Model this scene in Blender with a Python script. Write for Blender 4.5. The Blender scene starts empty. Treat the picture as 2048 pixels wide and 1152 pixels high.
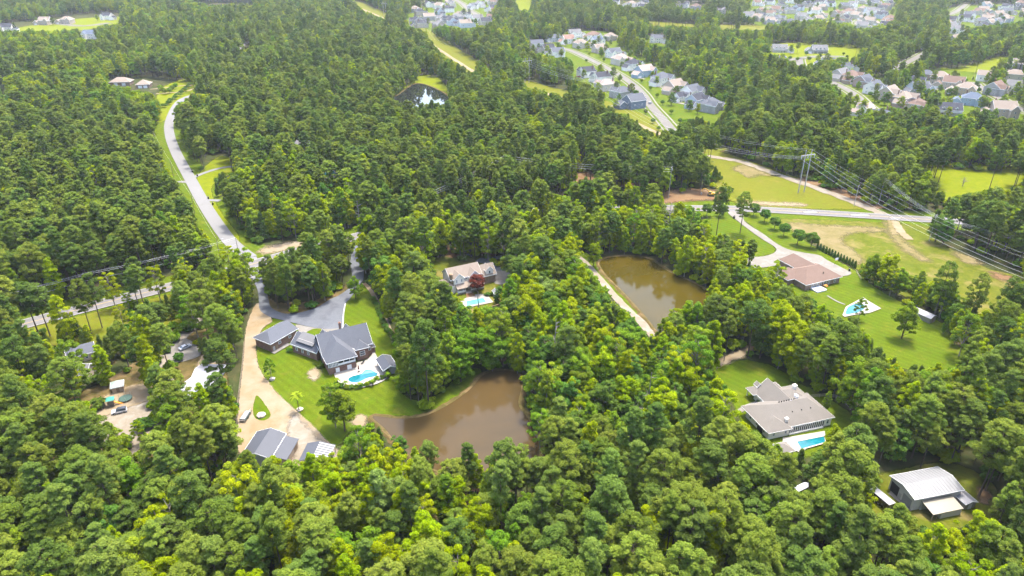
import bpy, bmesh, math, random
import numpy as np
from mathutils import Vector, Matrix
from mathutils.geometry import tessellate_polygon

# ---------------------------------------------------------------- camera, sky, sun, exposure
scene = bpy.context.scene
CAM_H, PITCH, FOC = 145.0, math.radians(27.0), 1400.0      # metres, tilt below level, focal length in photo pixels (2048 wide)
CP, SP = math.cos(PITCH), math.sin(PITCH)
cam_data = bpy.data.cameras.new('camera')
cam_data.sensor_width = 36.0
cam_data.lens = FOC / 2048.0 * 36.0
cam_data.clip_start, cam_data.clip_end = 1.0, 9000.0
cam = bpy.data.objects.new('camera', cam_data)
scene.collection.objects.link(cam)
cam.location = (0, 0, CAM_H)
cam.rotation_euler = (math.radians(90) - PITCH, 0, 0)
scene.camera = cam

SUN_EL = math.radians(71)
SUN_AZ = math.radians(62)          # direction the light comes FROM, measured from +X towards +Y
world = bpy.data.worlds.new('World')
scene.world = world
world.use_nodes = True
wn = world.node_tree
sky = wn.nodes.new('ShaderNodeTexSky')
sky.sky_type = 'NISHITA'
sky.sun_disc = False
sky.sun_elevation = SUN_EL
sky.sun_rotation = math.radians(90) - SUN_AZ
sky.air_density, sky.dust_density = 1.0, 4.0
wn.links.new(sky.outputs[0], wn.nodes['Background'].inputs[0])
wn.nodes['Background'].inputs[1].default_value = 0.15
sun_data = bpy.data.lights.new('sun', 'SUN')
sun_data.energy = 1.7
sun_data.angle = math.radians(7.0)
sun_data.color = (1.0, 0.95, 0.86)
sun = bpy.data.objects.new('sun', sun_data)
scene.collection.objects.link(sun)
sdir = Vector((math.cos(SUN_EL) * math.cos(SUN_AZ), math.cos(SUN_EL) * math.sin(SUN_AZ), math.sin(SUN_EL)))
sun.rotation_euler = (-sdir).to_track_quat('-Z', 'Y').to_euler()
scene.view_settings.view_transform = 'Standard'
scene.view_settings.look = 'None'
scene.view_settings.gamma = 1.0
scene.view_settings.use_curve_mapping = False
scene.view_settings.exposure = 2.62
cy = scene.cycles
cy.max_bounces, cy.diffuse_bounces, cy.glossy_bounces = 6, 4, 2
cy.transmission_bounces, cy.volume_bounces, cy.transparent_max_bounces = 4, 0, 14
cy.use_denoising = True
cy.sample_clamp_indirect = 4.0

# ---------------------------------------------------------------- helpers
RNG = random.Random(11)
COL = scene.collection

def G(px, py, z=0.0):
    """point of height z in the world that the photo shows at pixel (px, py)"""
    u, v = (px - 1024) / FOC, (py - 576) / FOC
    t = (CAM_H - z) / (v * CP + SP)
    return Vector((u * t, t * (CP - v * SP), z))

def PX(x, y, z):
    """numpy: world -> photo pixel and depth"""
    dz = z - CAM_H
    Z = y * CP - dz * SP
    Y = -(y * SP + dz * CP)
    return 1024 + FOC * x / Z, 576 + FOC * Y / Z, Z

def tag(o, label=None, cat=None, group=None, kind=None):
    if label: o['label'] = label
    if cat: o['category'] = cat
    if group: o['group'] = group
    if kind: o['kind'] = kind
    return o

def link(name, data, parent=None, loc=(0, 0, 0), rz=0.0):
    o = bpy.data.objects.new(name, data)
    COL.objects.link(o)
    o.location = loc
    o.rotation_euler = (0, 0, rz)
    if parent is not None: o.parent = parent
    return o

def thing(name, label, cat, loc=(0, 0, 0), rz=0.0, group=None):
    return tag(link(name, None, None, loc, rz), label, cat, group)

def mesh_of(name, verts, faces, mat=None, smooth=False):
    me = bpy.data.meshes.new(name)
    me.from_pydata([tuple(v) for v in verts], [], faces)
    if mat is not None: me.materials.append(mat)
    if smooth:
        me.polygons.foreach_set('use_smooth', [True] * len(me.polygons))
    me.update()
    return me

class MB:
    """collects shapes into one mesh"""
    def __init__(s): s.v, s.f = [], []
    def add(s, vs, fs):
        n = len(s.v); s.v += [tuple(v) for v in vs]; s.f += [tuple(i + n for i in f) for f in fs]; return s
    def box(s, x0, x1, y0, y1, z0, z1):
        return s.add([(x0,y0,z0),(x1,y0,z0),(x1,y1,z0),(x0,y1,z0),(x0,y0,z1),(x1,y0,z1),(x1,y1,z1),(x0,y1,z1)],
                     [(0,3,2,1),(4,5,6,7),(0,1,5,4),(1,2,6,5),(2,3,7,6),(3,0,4,7)])
    def prism(s, prof, a0, a1, axis='x'):
        """extrude a closed 2-D profile [(b, z)] along axis from a0 to a1"""
        n = len(prof)
        if axis == 'x':
            vs = [(a0, b, z) for b, z in prof] + [(a1, b, z) for b, z in prof]
        else:
            vs = [(b, a0, z) for b, z in prof] + [(b, a1, z) for b, z in prof]
        fs = [tuple(range(n)), tuple(range(2 * n - 1, n - 1, -1))] + [(i, i + n, (i + 1) % n + n, (i + 1) % n) for i in range(n)]
        return s.add(vs, fs)
    def tube(s, pts, r, n=6, r1=None):
        pts = [Vector(p) for p in pts]
        m = len(pts); base = len(s.v)
        for i, p in enumerate(pts):
            d = (pts[min(i + 1, m - 1)] - pts[max(i - 1, 0)]).normalized()
            a = d.cross(Vector((0, 0, 1)))
            if a.length < 1e-3: a = Vector((1, 0, 0))
            a.normalize(); b = d.cross(a)
            rr = r if r1 is None else r + (r1 - r) * i / (m - 1)
            for k in range(n):
                t = 2 * math.pi * k / n
                s.v.append(tuple(p + a * (rr * math.cos(t)) + b * (rr * math.sin(t))))
        for i in range(m - 1):
            for k in range(n):
                k2 = (k + 1) % n
                s.f.append((base + i*n + k, base + i*n + k2, base + (i+1)*n + k2, base + (i+1)*n + k))
        s.f.append(tuple(base + k for k in range(n))); s.f.append(tuple(base + (m-1)*n + k for k in range(n-1, -1, -1)))
        return s
    def lathe(s, prof, n=12, cx=0, cy_=0):
        base = len(s.v)
        for r, z in prof:
            for k in range(n):
                t = 2 * math.pi * k / n
                s.v.append((cx + r * math.cos(t), cy_ + r * math.sin(t), z))
        for i in range(len(prof) - 1):
            for k in range(n):
                k2 = (k + 1) % n
                s.f.append((base + i*n + k, base + i*n + k2, base + (i+1)*n + k2, base + (i+1)*n + k))
        s.f.append(tuple(base + k for k in range(n - 1, -1, -1))); s.f.append(tuple(base + (len(prof)-1)*n + k for k in range(n)))
        return s
    def build(s, name, mat, parent=None, loc=(0,0,0), rz=0.0, smooth=False):
        return link(name, mesh_of(name, s.v, s.f, mat, smooth), parent, loc, rz)

def catmull(pts, n=6, closed=True):
    P = [Vector(p) for p in pts]; out = []; m = len(P)
    rng = range(m) if closed else range(m - 1)
    for i in rng:
        if closed: a, b, c, d = P[(i-1) % m], P[i], P[(i+1) % m], P[(i+2) % m]
        else: a, b, c, d = P[max(i-1, 0)], P[i], P[i+1], P[min(i+2, m-1)]
        for k in range(n):
            t = k / n
            out.append(0.5 * ((2*b) + (c - a)*t + (2*a - 5*b + 4*c - d)*t*t + (3*b - a - 3*c + d)*t**3))
    if not closed: out.append(P[-1])
    return out

# ---------------------------------------------------------------- materials
def node_mat(name):
    m = bpy.data.materials.new(name); m.use_nodes = True
    nt = m.node_tree; bs = nt.nodes['Principled BSDF']
    return m, nt, bs

def mix_rgb(nt, fac, a, b, mode='MIX'):
    n = nt.nodes.new('ShaderNodeMix'); n.data_type = 'RGBA'; n.blend_type = mode
    for sock, v in ((n.inputs[0], fac), (n.inputs[6], a), (n.inputs[7], b)):
        if hasattr(v, 'node'): nt.links.new(v, sock)
        elif isinstance(v, (int, float)): sock.default_value = v
        else: sock.default_value = (*v, 1) if len(v) == 3 else v
    return n.outputs[2]

def noise(nt, scale, detail=4, rough=0.55, coord='Object', dist=0.0):
    tc = nt.nodes.new('ShaderNodeTexCoord'); n = nt.nodes.new('ShaderNodeTexNoise')
    n.inputs['Scale'].default_value = scale; n.inputs['Detail'].default_value = detail
    n.inputs['Roughness'].default_value = rough; n.inputs['Distortion'].default_value = dist
    nt.links.new(tc.outputs[coord], n.inputs['Vector'])
    return n.outputs['Fac']

def ramp(nt, fac, lo, hi):
    n = nt.nodes.new('ShaderNodeMapRange'); n.inputs[1].default_value = lo; n.inputs[2].default_value = hi
    nt.links.new(fac, n.inputs[0]); return n.outputs[0]

def bump(nt, bs, fac, strength=0.3, dist=0.1):
    b = nt.nodes.new('ShaderNodeBump'); b.inputs['Strength'].default_value = strength; b.inputs['Distance'].default_value = dist
    nt.links.new(fac, b.inputs['Height']); nt.links.new(b.outputs[0], bs.inputs['Normal'])

def ground_mat(name, c1, c2, c3=None, s_big=0.05, s_small=0.9, lo3=0.55, hi3=0.75, rough=0.95, bstr=0.5, bd=0.15, mott=0.35, stripes=False):
    """two-tone mottled ground, plus patches of a third colour"""
    m, nt, bs = node_mat(name)
    base = mix_rgb(nt, ramp(nt, noise(nt, s_big, 5), 0.35, 0.65), c1, c2)
    fine = noise(nt, s_small, 6, 0.7)
    dark = [c * (1 - mott) for c in c1]
    base = mix_rgb(nt, ramp(nt, fine, 0.42, 0.72), base, dark)
    base = mix_rgb(nt, ramp(nt, noise(nt, s_big * 6, 6, 0.65, dist=0.4), 0.38, 0.66), base, [c * (1 - mott * 0.8) for c in c2])
    if c3:
        base = mix_rgb(nt, ramp(nt, noise(nt, s_big * 2.3, 7, 0.65, dist=0.6), lo3, hi3), base, c3)
    if stripes:                                  # mower passes
        tc = nt.nodes.new('ShaderNodeTexCoord'); wv = nt.nodes.new('ShaderNodeTexWave'); wv.bands_direction = 'DIAGONAL'
        wv.inputs['Scale'].default_value = 0.16; wv.inputs['Distortion'].default_value = 1.2; wv.inputs['Detail'].default_value = 2
        nt.links.new(tc.outputs['Object'], wv.inputs['Vector'])
        base = mix_rgb(nt, ramp(nt, wv.outputs['Fac'], 0.35, 0.65), base, mix_rgb(nt, 1.0, base, (0.86, 0.89, 0.9), 'MULTIPLY'))
    nt.links.new(base, bs.inputs['Base Color']); bs.inputs['Roughness'].default_value = rough
    bs.inputs['Specular IOR Level'].default_value = 0.03
    bump(nt, bs, fine, bstr, bd)
    return m

def plain(name, c, rough=0.7, var=0.18, scale=0.6, metal=0.0, spec=0.4, streak=False):
    """painted / built surface with slight grime"""
    m, nt, bs = node_mat(name)
    f = noise(nt, scale, 6, 0.65)
    col = mix_rgb(nt, ramp(nt, f, 0.3, 0.75), c, [x * (1 - var) for x in c])
    f2 = noise(nt, scale * 9, 3, 0.6)
    col = mix_rgb(nt, ramp(nt, f2, 0.45, 0.8), col, [x * (1 - var * 0.8) for x in c])
    nt.links.new(col, bs.inputs['Base Color']); bs.inputs['Roughness'].default_value = rough
    bs.inputs['Metallic'].default_value = metal; bs.inputs['Specular IOR Level'].default_value = spec
    return m

def shingle(name, c):
    """roof shingles: fine courses and mottling"""
    m, nt, bs = node_mat(name)
    tc = nt.nodes.new('ShaderNodeTexCoord')
    w = nt.nodes.new('ShaderNodeTexWave'); w.wave_type = 'BANDS'; w.bands_direction = 'Z'
    w.inputs['Scale'].default_value = 1.6; w.inputs['Distortion'].default_value = 0.6; w.inputs['Detail'].default_value = 2
    nt.links.new(tc.outputs['Object'], w.inputs['Vector'])
    col = mix_rgb(nt, ramp(nt, noise(nt, 0.35, 6, 0.7), 0.35, 0.7), c, [x * 0.82 for x in c])
    col = mix_rgb(nt, ramp(nt, noise(nt, 7, 3, 0.7), 0.4, 0.75), col, [x * 0.72 for x in c])
    col = mix_rgb(nt, ramp(nt, w.outputs['Fac'], 0.0, 0.35), [x * 0.8 for x in c], col)
    nt.links.new(col, bs.inputs['Base Color']); bs.inputs['Roughness'].default_value = 0.95
    bs.inputs['Specular IOR Level'].default_value = 0.08
    return m

def brick_mat(name, c1, c2, mortar):
    m, nt, bs = node_mat(name)
    tc = nt.nodes.new('ShaderNodeTexCoord'); b = nt.nodes.new('ShaderNodeTexBrick')
    b.inputs['Color1'].default_value = (*c1, 1); b.inputs['Color2'].default_value = (*c2, 1); b.inputs['Mortar'].default_value = (*mortar, 1)
    b.inputs['Scale'].default_value = 3.6
    mp = nt.nodes.new('ShaderNodeMapping'); mp.inputs['Rotation'].default_value = (math.radians(90), 0, 0)
    nt.links.new(tc.outputs['Object'], mp.inputs['Vector']); nt.links.new(mp.outputs[0], b.inputs['Vector'])
    col = mix_rgb(nt, ramp(nt, noise(nt, 0.8, 5, 0.7), 0.35, 0.7), b.outputs['Color'], [x * 0.7 for x in c1])
    nt.links.new(col, bs.inputs['Base Color']); bs.inputs['Roughness'].default_value = 0.9
    return m

def glass_mat(name, c=(0.03, 0.04, 0.05)):
    m, nt, bs = node_mat(name)
    col = mix_rgb(nt, ramp(nt, noise(nt, 0.7, 3), 0.3, 0.7), c, [x * 2.4 for x in c])
    nt.links.new(col, bs.inputs['Base Color'])
    bs.inputs['Roughness'].default_value = 0.08; bs.inputs['Specular IOR Level'].default_value = 0.7
    return m

def water_mat(name, c1, c2, rough=0.06, scale=0.04, bstr=0.08, bscale=1.2, spec=0.5):
    m, nt, bs = node_mat(name)
    col = mix_rgb(nt, ramp(nt, noise(nt, scale, 5, dist=1.0), 0.35, 0.65), c1, c2)
    nt.links.new(col, bs.inputs['Base Color']); bs.inputs['Roughness'].default_value = rough
    bs.inputs['Specular IOR Level'].default_value = spec; bs.inputs['IOR'].default_value = 1.33
    bump(nt, bs, noise(nt, bscale, 3), bstr, 0.05)
    return m

def leaf_mat(name, c1, c2, c3, trans=0.3, hue=0.03, val=0.25):
    """foliage: c1..c2 differs tree by tree, c3 in clumps"""
    m = bpy.data.materials.new(name); m.use_nodes = True; nt = m.node_tree
    nt.nodes.clear()
    out = nt.nodes.new('ShaderNodeOutputMaterial')
    oi = nt.nodes.new('ShaderNodeObjectInfo')
    col = mix_rgb(nt, oi.outputs['Random'], c1, c2)
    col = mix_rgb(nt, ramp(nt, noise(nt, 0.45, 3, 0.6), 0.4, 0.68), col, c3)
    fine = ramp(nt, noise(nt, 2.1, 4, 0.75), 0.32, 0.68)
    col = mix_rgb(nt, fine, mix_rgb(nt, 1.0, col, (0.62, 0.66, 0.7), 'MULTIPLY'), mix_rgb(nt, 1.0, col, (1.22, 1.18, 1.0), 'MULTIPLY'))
    hs = nt.nodes.new('ShaderNodeHueSaturation')
    mul = nt.nodes.new('ShaderNodeMath'); mul.operation = 'MULTIPLY'; mul.inputs[1].default_value = 7.31
    fr = nt.nodes.new('ShaderNodeMath'); fr.operation = 'FRACT'
    nt.links.new(oi.outputs['Random'], mul.inputs[0]); nt.links.new(mul.outputs[0], fr.inputs[0])
    mr = nt.nodes.new('ShaderNodeMapRange'); mr.inputs[3].default_value = 1 - val; mr.inputs[4].default_value = 1 + val
    nt.links.new(fr.outputs[0], mr.inputs[0]); nt.links.new(mr.outputs[0], hs.inputs['Value'])
    mul2 = nt.nodes.new('ShaderNodeMath'); mul2.operation = 'MULTIPLY'; mul2.inputs[1].default_value = 13.7
    fr2 = nt.nodes.new('ShaderNodeMath'); fr2.operation = 'FRACT'
    nt.links.new(oi.outputs['Random'], mul2.inputs[0]); nt.links.new(mul2.outputs[0], fr2.inputs[0])
    mr2 = nt.nodes.new('ShaderNodeMapRange'); mr2.inputs[3].default_value = 0.5 - hue; mr2.inputs[4].default_value = 0.5 + hue
    nt.links.new(fr2.outputs[0], mr2.inputs[0]); nt.links.new(mr2.outputs[0], hs.inputs['Hue'])
    nt.links.new(col, hs.inputs['Color'])
    d = nt.nodes.new('ShaderNodeBsdfDiffuse'); t = nt.nodes.new('ShaderNodeBsdfTranslucent'); mx = nt.nodes.new('ShaderNodeMixShader')
    nt.links.new(hs.outputs[0], d.inputs[0]); nt.links.new(hs.outputs[0], t.inputs[0])
    mx.inputs[0].default_value = trans
    nt.links.new(d.outputs[0], mx.inputs[1]); nt.links.new(t.outputs[0], mx.inputs[2]); nt.links.new(mx.outputs[0], out.inputs[0])
    return m

M = {}
M['floor'] = ground_mat('forest_floor', (0.045, 0.037, 0.018), (0.030, 0.042, 0.011), (0.090, 0.051, 0.021), 0.03, 0.6, 0.6, 0.75)
M['lawn'] = ground_mat('lawn_grass', (0.0504, 0.0873, 0.0029), (0.0757, 0.1009, 0.0039), (0.1009, 0.0931, 0.0136), 0.055, 1.5, 0.55, 0.82, mott=0.45, stripes=True)
M['meadow'] = ground_mat('meadow_grass', (0.078, 0.094, 0.005), (0.094, 0.094, 0.009), (0.125, 0.1, 0.028), 0.05, 0.8, 0.58, 0.8, mott=0.3)
M['yellow'] = ground_mat('yellow_meadow', (0.106, 0.118, 0.002), (0.088, 0.112, 0.002), (0.115, 0.096, 0.008), 0.04, 0.6, 0.6, 0.85, mott=0.25)
M['olive'] = ground_mat('field_grass', (0.088, 0.086, 0.010), (0.064, 0.084, 0.005), (0.135, 0.104, 0.040), 0.05, 1.1, 0.5, 0.74, mott=0.42)
M['sand'] = ground_mat('sandy_ground', (0.165, 0.132, 0.086), (0.158, 0.114, 0.062), (0.172, 0.150, 0.112), 0.05, 1.1, 0.4, 0.8, mott=0.15)
M['dry'] = ground_mat('dry_grass', (0.128, 0.1, 0.048), (0.108, 0.094, 0.032), (0.15, 0.118, 0.066), 0.06, 1.1, 0.45, 0.8, mott=0.3)
M['clay'] = ground_mat('red_clay', (0.118, 0.068, 0.036), (0.14, 0.092, 0.048), (0.1, 0.05, 0.026), 0.08, 1.2, 0.5, 0.7, mott=0.3)
M['litter'] = ground_mat('pine_straw', (0.096, 0.062, 0.029), (0.067, 0.058, 0.017), (0.134, 0.091, 0.043), 0.08, 1.0, 0.5, 0.7, mott=0.35)
M['gravel'] = ground_mat('pale_gravel', (0.1643, 0.1445, 0.1152), (0.1496, 0.1256, 0.0912), (0.1823, 0.1686, 0.1462), 0.08, 1.5, 0.5, 0.7, mott=0.2)
M['road'] = ground_mat('pale_road', (0.1230, 0.1221, 0.1204), (0.1359, 0.1350, 0.1342), (0.1075, 0.1058, 0.1032), 0.06, 2.2, 0.55, 0.8, mott=0.12, bstr=0.15)
M['highway'] = ground_mat('worn_asphalt', (0.1118, 0.1066, 0.1032), (0.1006, 0.0972, 0.0946), (0.1230, 0.1170, 0.1118), 0.06, 2.2, 0.5, 0.75, mott=0.15, bstr=0.15)
M['asphalt'] = ground_mat('new_asphalt', (0.070, 0.076, 0.084), (0.091, 0.097, 0.108), (0.054, 0.056, 0.065), 0.07, 1.6, 0.5, 0.7, mott=0.15, bstr=0.2, rough=0.8)
M['concrete'] = ground_mat('concrete', (0.1419, 0.1342, 0.1170), (0.1264, 0.1170, 0.1015), (0.1531, 0.1479, 0.1342), 0.12, 1.6, 0.5, 0.7, mott=0.12, bstr=0.15)
M['deck_stone'] = ground_mat('pool_deck', (0.2313, 0.2176, 0.1978), (0.2124, 0.1978, 0.1754), None, 0.2, 2.0, mott=0.1, bstr=0.1)
M['street'] = ground_mat('suburb_street', (0.1089, 0.1023, 0.0936), (0.0979, 0.0914, 0.0848), (0.1177, 0.1111, 0.1023), 0.05, 1.0, 0.5, 0.7, mott=0.1)
M['mulch'] = ground_mat('mulch', (0.072, 0.042, 0.027), (0.102, 0.060, 0.036), None, 0.3, 2.0, mott=0.35)
M['mudwater'] = water_mat('muddy_water', (0.046, 0.030, 0.011), (0.036, 0.025, 0.010), 0.1, spec=0.25)
M['pondwater'] = water_mat('olive_water', (0.040, 0.029, 0.0025), (0.029, 0.023, 0.003), 0.08, spec=0.24)
M['darkwater'] = water_mat('dark_water', (0.007, 0.009, 0.008), (0.011, 0.012, 0.011), 0.03, bstr=0.03)
M['pool'] = water_mat('pool_water', (0.004, 0.075, 0.095), (0.008, 0.11, 0.13), 0.05, 0.3, 0.1, 3.0)
M['pool_pale'] = water_mat('pale_pool_water', (0.05, 0.21, 0.23), (0.08, 0.26, 0.27), 0.05, 0.3, 0.1, 3.0)
M['yellow_paint'] = plain('yellow_line_paint', (0.259, 0.182, 0.052), 0.8)
M['white_paint'] = plain('white_line_paint', (0.277, 0.269, 0.254), 0.8)

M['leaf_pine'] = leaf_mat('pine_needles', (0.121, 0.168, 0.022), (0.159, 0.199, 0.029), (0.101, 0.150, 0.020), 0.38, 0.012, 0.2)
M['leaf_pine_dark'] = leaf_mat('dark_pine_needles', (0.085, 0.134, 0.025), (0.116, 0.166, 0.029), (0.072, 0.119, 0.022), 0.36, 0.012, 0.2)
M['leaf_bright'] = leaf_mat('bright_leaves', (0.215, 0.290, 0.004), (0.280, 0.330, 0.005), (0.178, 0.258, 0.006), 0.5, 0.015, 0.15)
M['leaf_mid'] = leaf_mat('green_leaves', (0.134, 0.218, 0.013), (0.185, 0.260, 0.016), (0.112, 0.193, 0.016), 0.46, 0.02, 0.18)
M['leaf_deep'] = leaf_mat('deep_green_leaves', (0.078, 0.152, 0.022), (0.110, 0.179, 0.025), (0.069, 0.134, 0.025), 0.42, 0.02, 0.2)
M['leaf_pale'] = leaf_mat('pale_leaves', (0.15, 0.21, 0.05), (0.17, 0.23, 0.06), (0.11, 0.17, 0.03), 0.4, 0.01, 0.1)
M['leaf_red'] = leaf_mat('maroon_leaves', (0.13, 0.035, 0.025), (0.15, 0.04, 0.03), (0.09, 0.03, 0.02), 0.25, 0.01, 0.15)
M['bark'] = plain('bark', (0.084, 0.063, 0.048), 0.95, 0.4, 1.2, spec=0.1)
M['bark_grey'] = plain('grey_bark', (0.180, 0.162, 0.138), 0.95, 0.35, 1.2, spec=0.1)
M['deadwood'] = plain('dead_wood', (0.240, 0.216, 0.186), 0.95, 0.3, 1.2, spec=0.1)
# ---------------------------------------------------------------- ground, roads, water
def soft_mat(mat):
    """the same ground, fading out in a ragged noisy edge"""
    key = mat.name + '_ragged'
    if key in bpy.data.materials: return bpy.data.materials[key]
    m = mat.copy(); m.name = key; nt = m.node_tree
    at = nt.nodes.new('ShaderNodeAttribute'); at.attribute_name = 'edge'
    n1 = noise(nt, 0.35, 6, 0.7)
    ad = nt.nodes.new('ShaderNodeMath'); ad.operation = 'MULTIPLY_ADD'; ad.inputs[1].default_value = 1.6; nt.links.new(n1, ad.inputs[0]); nt.links.new(at.outputs['Fac'], ad.inputs[2])
    f = ramp(nt, ad.outputs[0], 0.5, 1.1)
    tr = nt.nodes.new('ShaderNodeBsdfTransparent'); mx = nt.nodes.new('ShaderNodeMixShader')
    nt.links.new(f, mx.inputs[0]); nt.links.new(tr.outputs[0], mx.inputs[1]); nt.links.new(nt.nodes['Principled BSDF'].outputs[0], mx.inputs[2])
    nt.links.new(mx.outputs[0], nt.nodes['Material Output'].inputs['Surface'])
    return m

def soft_sheet(name, px, z, mat, soft=1.2, cell=1.0, smooth=5):
    """ground patch on a fine grid whose border frays over about 'soft' metres"""
    pts = np.array([tuple(p.xy) for p in (catmull([G(*q) for q in px], smooth) if smooth else [G(*q) for q in px])])
    lo, hi = pts.min(0) - soft * 1.5, pts.max(0) + soft * 1.5
    nx, ny = int((hi[0] - lo[0]) / cell) + 2, int((hi[1] - lo[1]) / cell) + 2
    k = max(1.0, math.sqrt(nx * ny / 30000.0)); cell *= k; nx, ny = int((hi[0] - lo[0]) / cell) + 2, int((hi[1] - lo[1]) / cell) + 2
    X, Y = np.meshgrid(lo[0] + np.arange(nx) * cell, lo[1] + np.arange(ny) * cell); x, y = X.ravel(), Y.ravel()
    d = np.full(x.shape, 1e9); ins = np.zeros(x.shape, bool)
    for a, b in zip(pts, np.roll(pts, -1, 0)):
        ab = b - a; t = np.clip(((x - a[0]) * ab[0] + (y - a[1]) * ab[1]) / (ab @ ab + 1e-9), 0, 1)
        d = np.minimum(d, np.hypot(x - a[0] - t * ab[0], y - a[1] - t * ab[1]))
        ins ^= ((a[1] > y) != (b[1] > y)) & (x < (b[0] - a[0]) * (y - a[1]) / (b[1] - a[1] + 1e-12) + a[0])
    sd = np.where(ins, d, -d) / soft
    use = (sd > -1.3).reshape(ny, nx)
    c = use[:-1, :-1] | use[1:, :-1] | use[:-1, 1:] | use[1:, 1:]
    jj, ii = np.nonzero(c); q = jj * nx + ii
    F = np.stack([q, q + 1, q + nx + 1, q + nx], 1); ids, inv = np.unique(F, return_inverse=True); F = inv.reshape(-1, 4)
    me = mesh_of(name, np.stack([x[ids], y[ids], np.full(len(ids), z)], 1).tolist(), F.tolist(), soft_mat(mat))
    at = me.attributes.new('edge', 'FLOAT', 'POINT'); at.data.foreach_set('value', np.clip(sd[ids], -1.6, 1.6).astype(np.float32))
    return tag(link(name, me), kind='structure')

def sheet(name, px, z, mat, smooth=5, jitter=0.0, kind='structure', world_pts=None, parent=None, label=None, cat=None, group=None):
    pts = [G(*p) for p in px] if world_pts is None else [Vector(p) for p in world_pts]
    if smooth: pts = catmull(pts, smooth)
    if jitter:
        r = random.Random(len(px) * 31 + int(abs(pts[0].x) * 10)); out = []
        for i, p in enumerate(pts):
            q = pts[(i + 1) % len(pts)]; n = max(1, min(24, int((q - p).length / (jitter * 2.5))))
            for k in range(n):
                w = p.lerp(q, k / n); out.append(w + Vector((r.uniform(-jitter, jitter), r.uniform(-jitter, jitter), 0)))
        pts = out
    vs = [(p.x, p.y, z) for p in pts]
    tris = tessellate_polygon([[Vector(v) for v in vs]])
    fs = []
    for t in tris:
        a, b, c = (Vector(vs[i]) for i in t)
        n = (b - a).cross(c - a).z
        if abs(n) < 1e-9: continue
        fs.append(tuple(t) if n > 0 else tuple(reversed(t)))
    o = link(name, mesh_of(name, vs, fs, mat), parent)
    return tag(o, label, cat, group, kind)

def ribbon(name, px, width, z, mat, n=8, kind='structure', jitter=0.0, wl=None, wr=None, world_pts=None, parent=None):
    """strip of real width along a line seen in the photo; wl / wr: different reach to each side"""
    pts = [G(*p) for p in px] if world_pts is None else [Vector(p) for p in world_pts]
    pts = catmull(pts, n, closed=False)
    wl = width / 2 if wl is None else wl; wr = width / 2 if wr is None else wr
    r = random.Random(int(abs(pts[0].x))); vs, fs = [], []
    for i, p in enumerate(pts):
        d = pts[min(i+1, len(pts)-1)] - pts[max(i-1, 0)]; d.z = 0; d.normalize()
        s = Vector((-d.y, d.x, 0))
        a = p + s * (wl + r.uniform(-jitter, jitter)); b = p - s * (wr + r.uniform(-jitter, jitter))
        vs += [(a.x, a.y, z), (b.x, b.y, z)]
        if i: k = 2 * i; fs.append((k-2, k-1, k+1, k))
    o = link(name, mesh_of(name, vs, fs, mat), parent)
    if kind: o['kind'] = kind
    return o

def offset_line(px, off, n=8):
    pts = catmull([G(*p) for p in px], n, closed=False); out = []
    for i, p in enumerate(pts):
        d = pts[min(i+1, len(pts)-1)] - pts[max(i-1, 0)]; d.z = 0; d.normalize()
        out.append(p + Vector((-d.y, d.x, 0)) * off)
    return out

# one ground sheet out to the horizon
gr = MB()
gr.add([(-6000, -1500, 0), (6000, -1500, 0), (6000, 8000, 0), (-6000, 8000, 0)], [(0, 1, 2, 3)])
tag(gr.build('ground', M['floor']), kind='structure')

ROAD_W = [(0,662),(150,622),(300,584),(400,560),(520,525),(640,492),(800,455),(1000,428),(1200,418),(1390,417),(1500,419),(1650,427),(1845,439),(2048,452),(2250,466)]
ROAD_N = [(500,516),(461,484),(427,438),(401,396),(382,361),(365,330),(352,305),(340,272),(339,243),(354,210),(372,196),(405,186)]
ROAD_W = [(-160,705)] + ROAD_W
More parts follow.
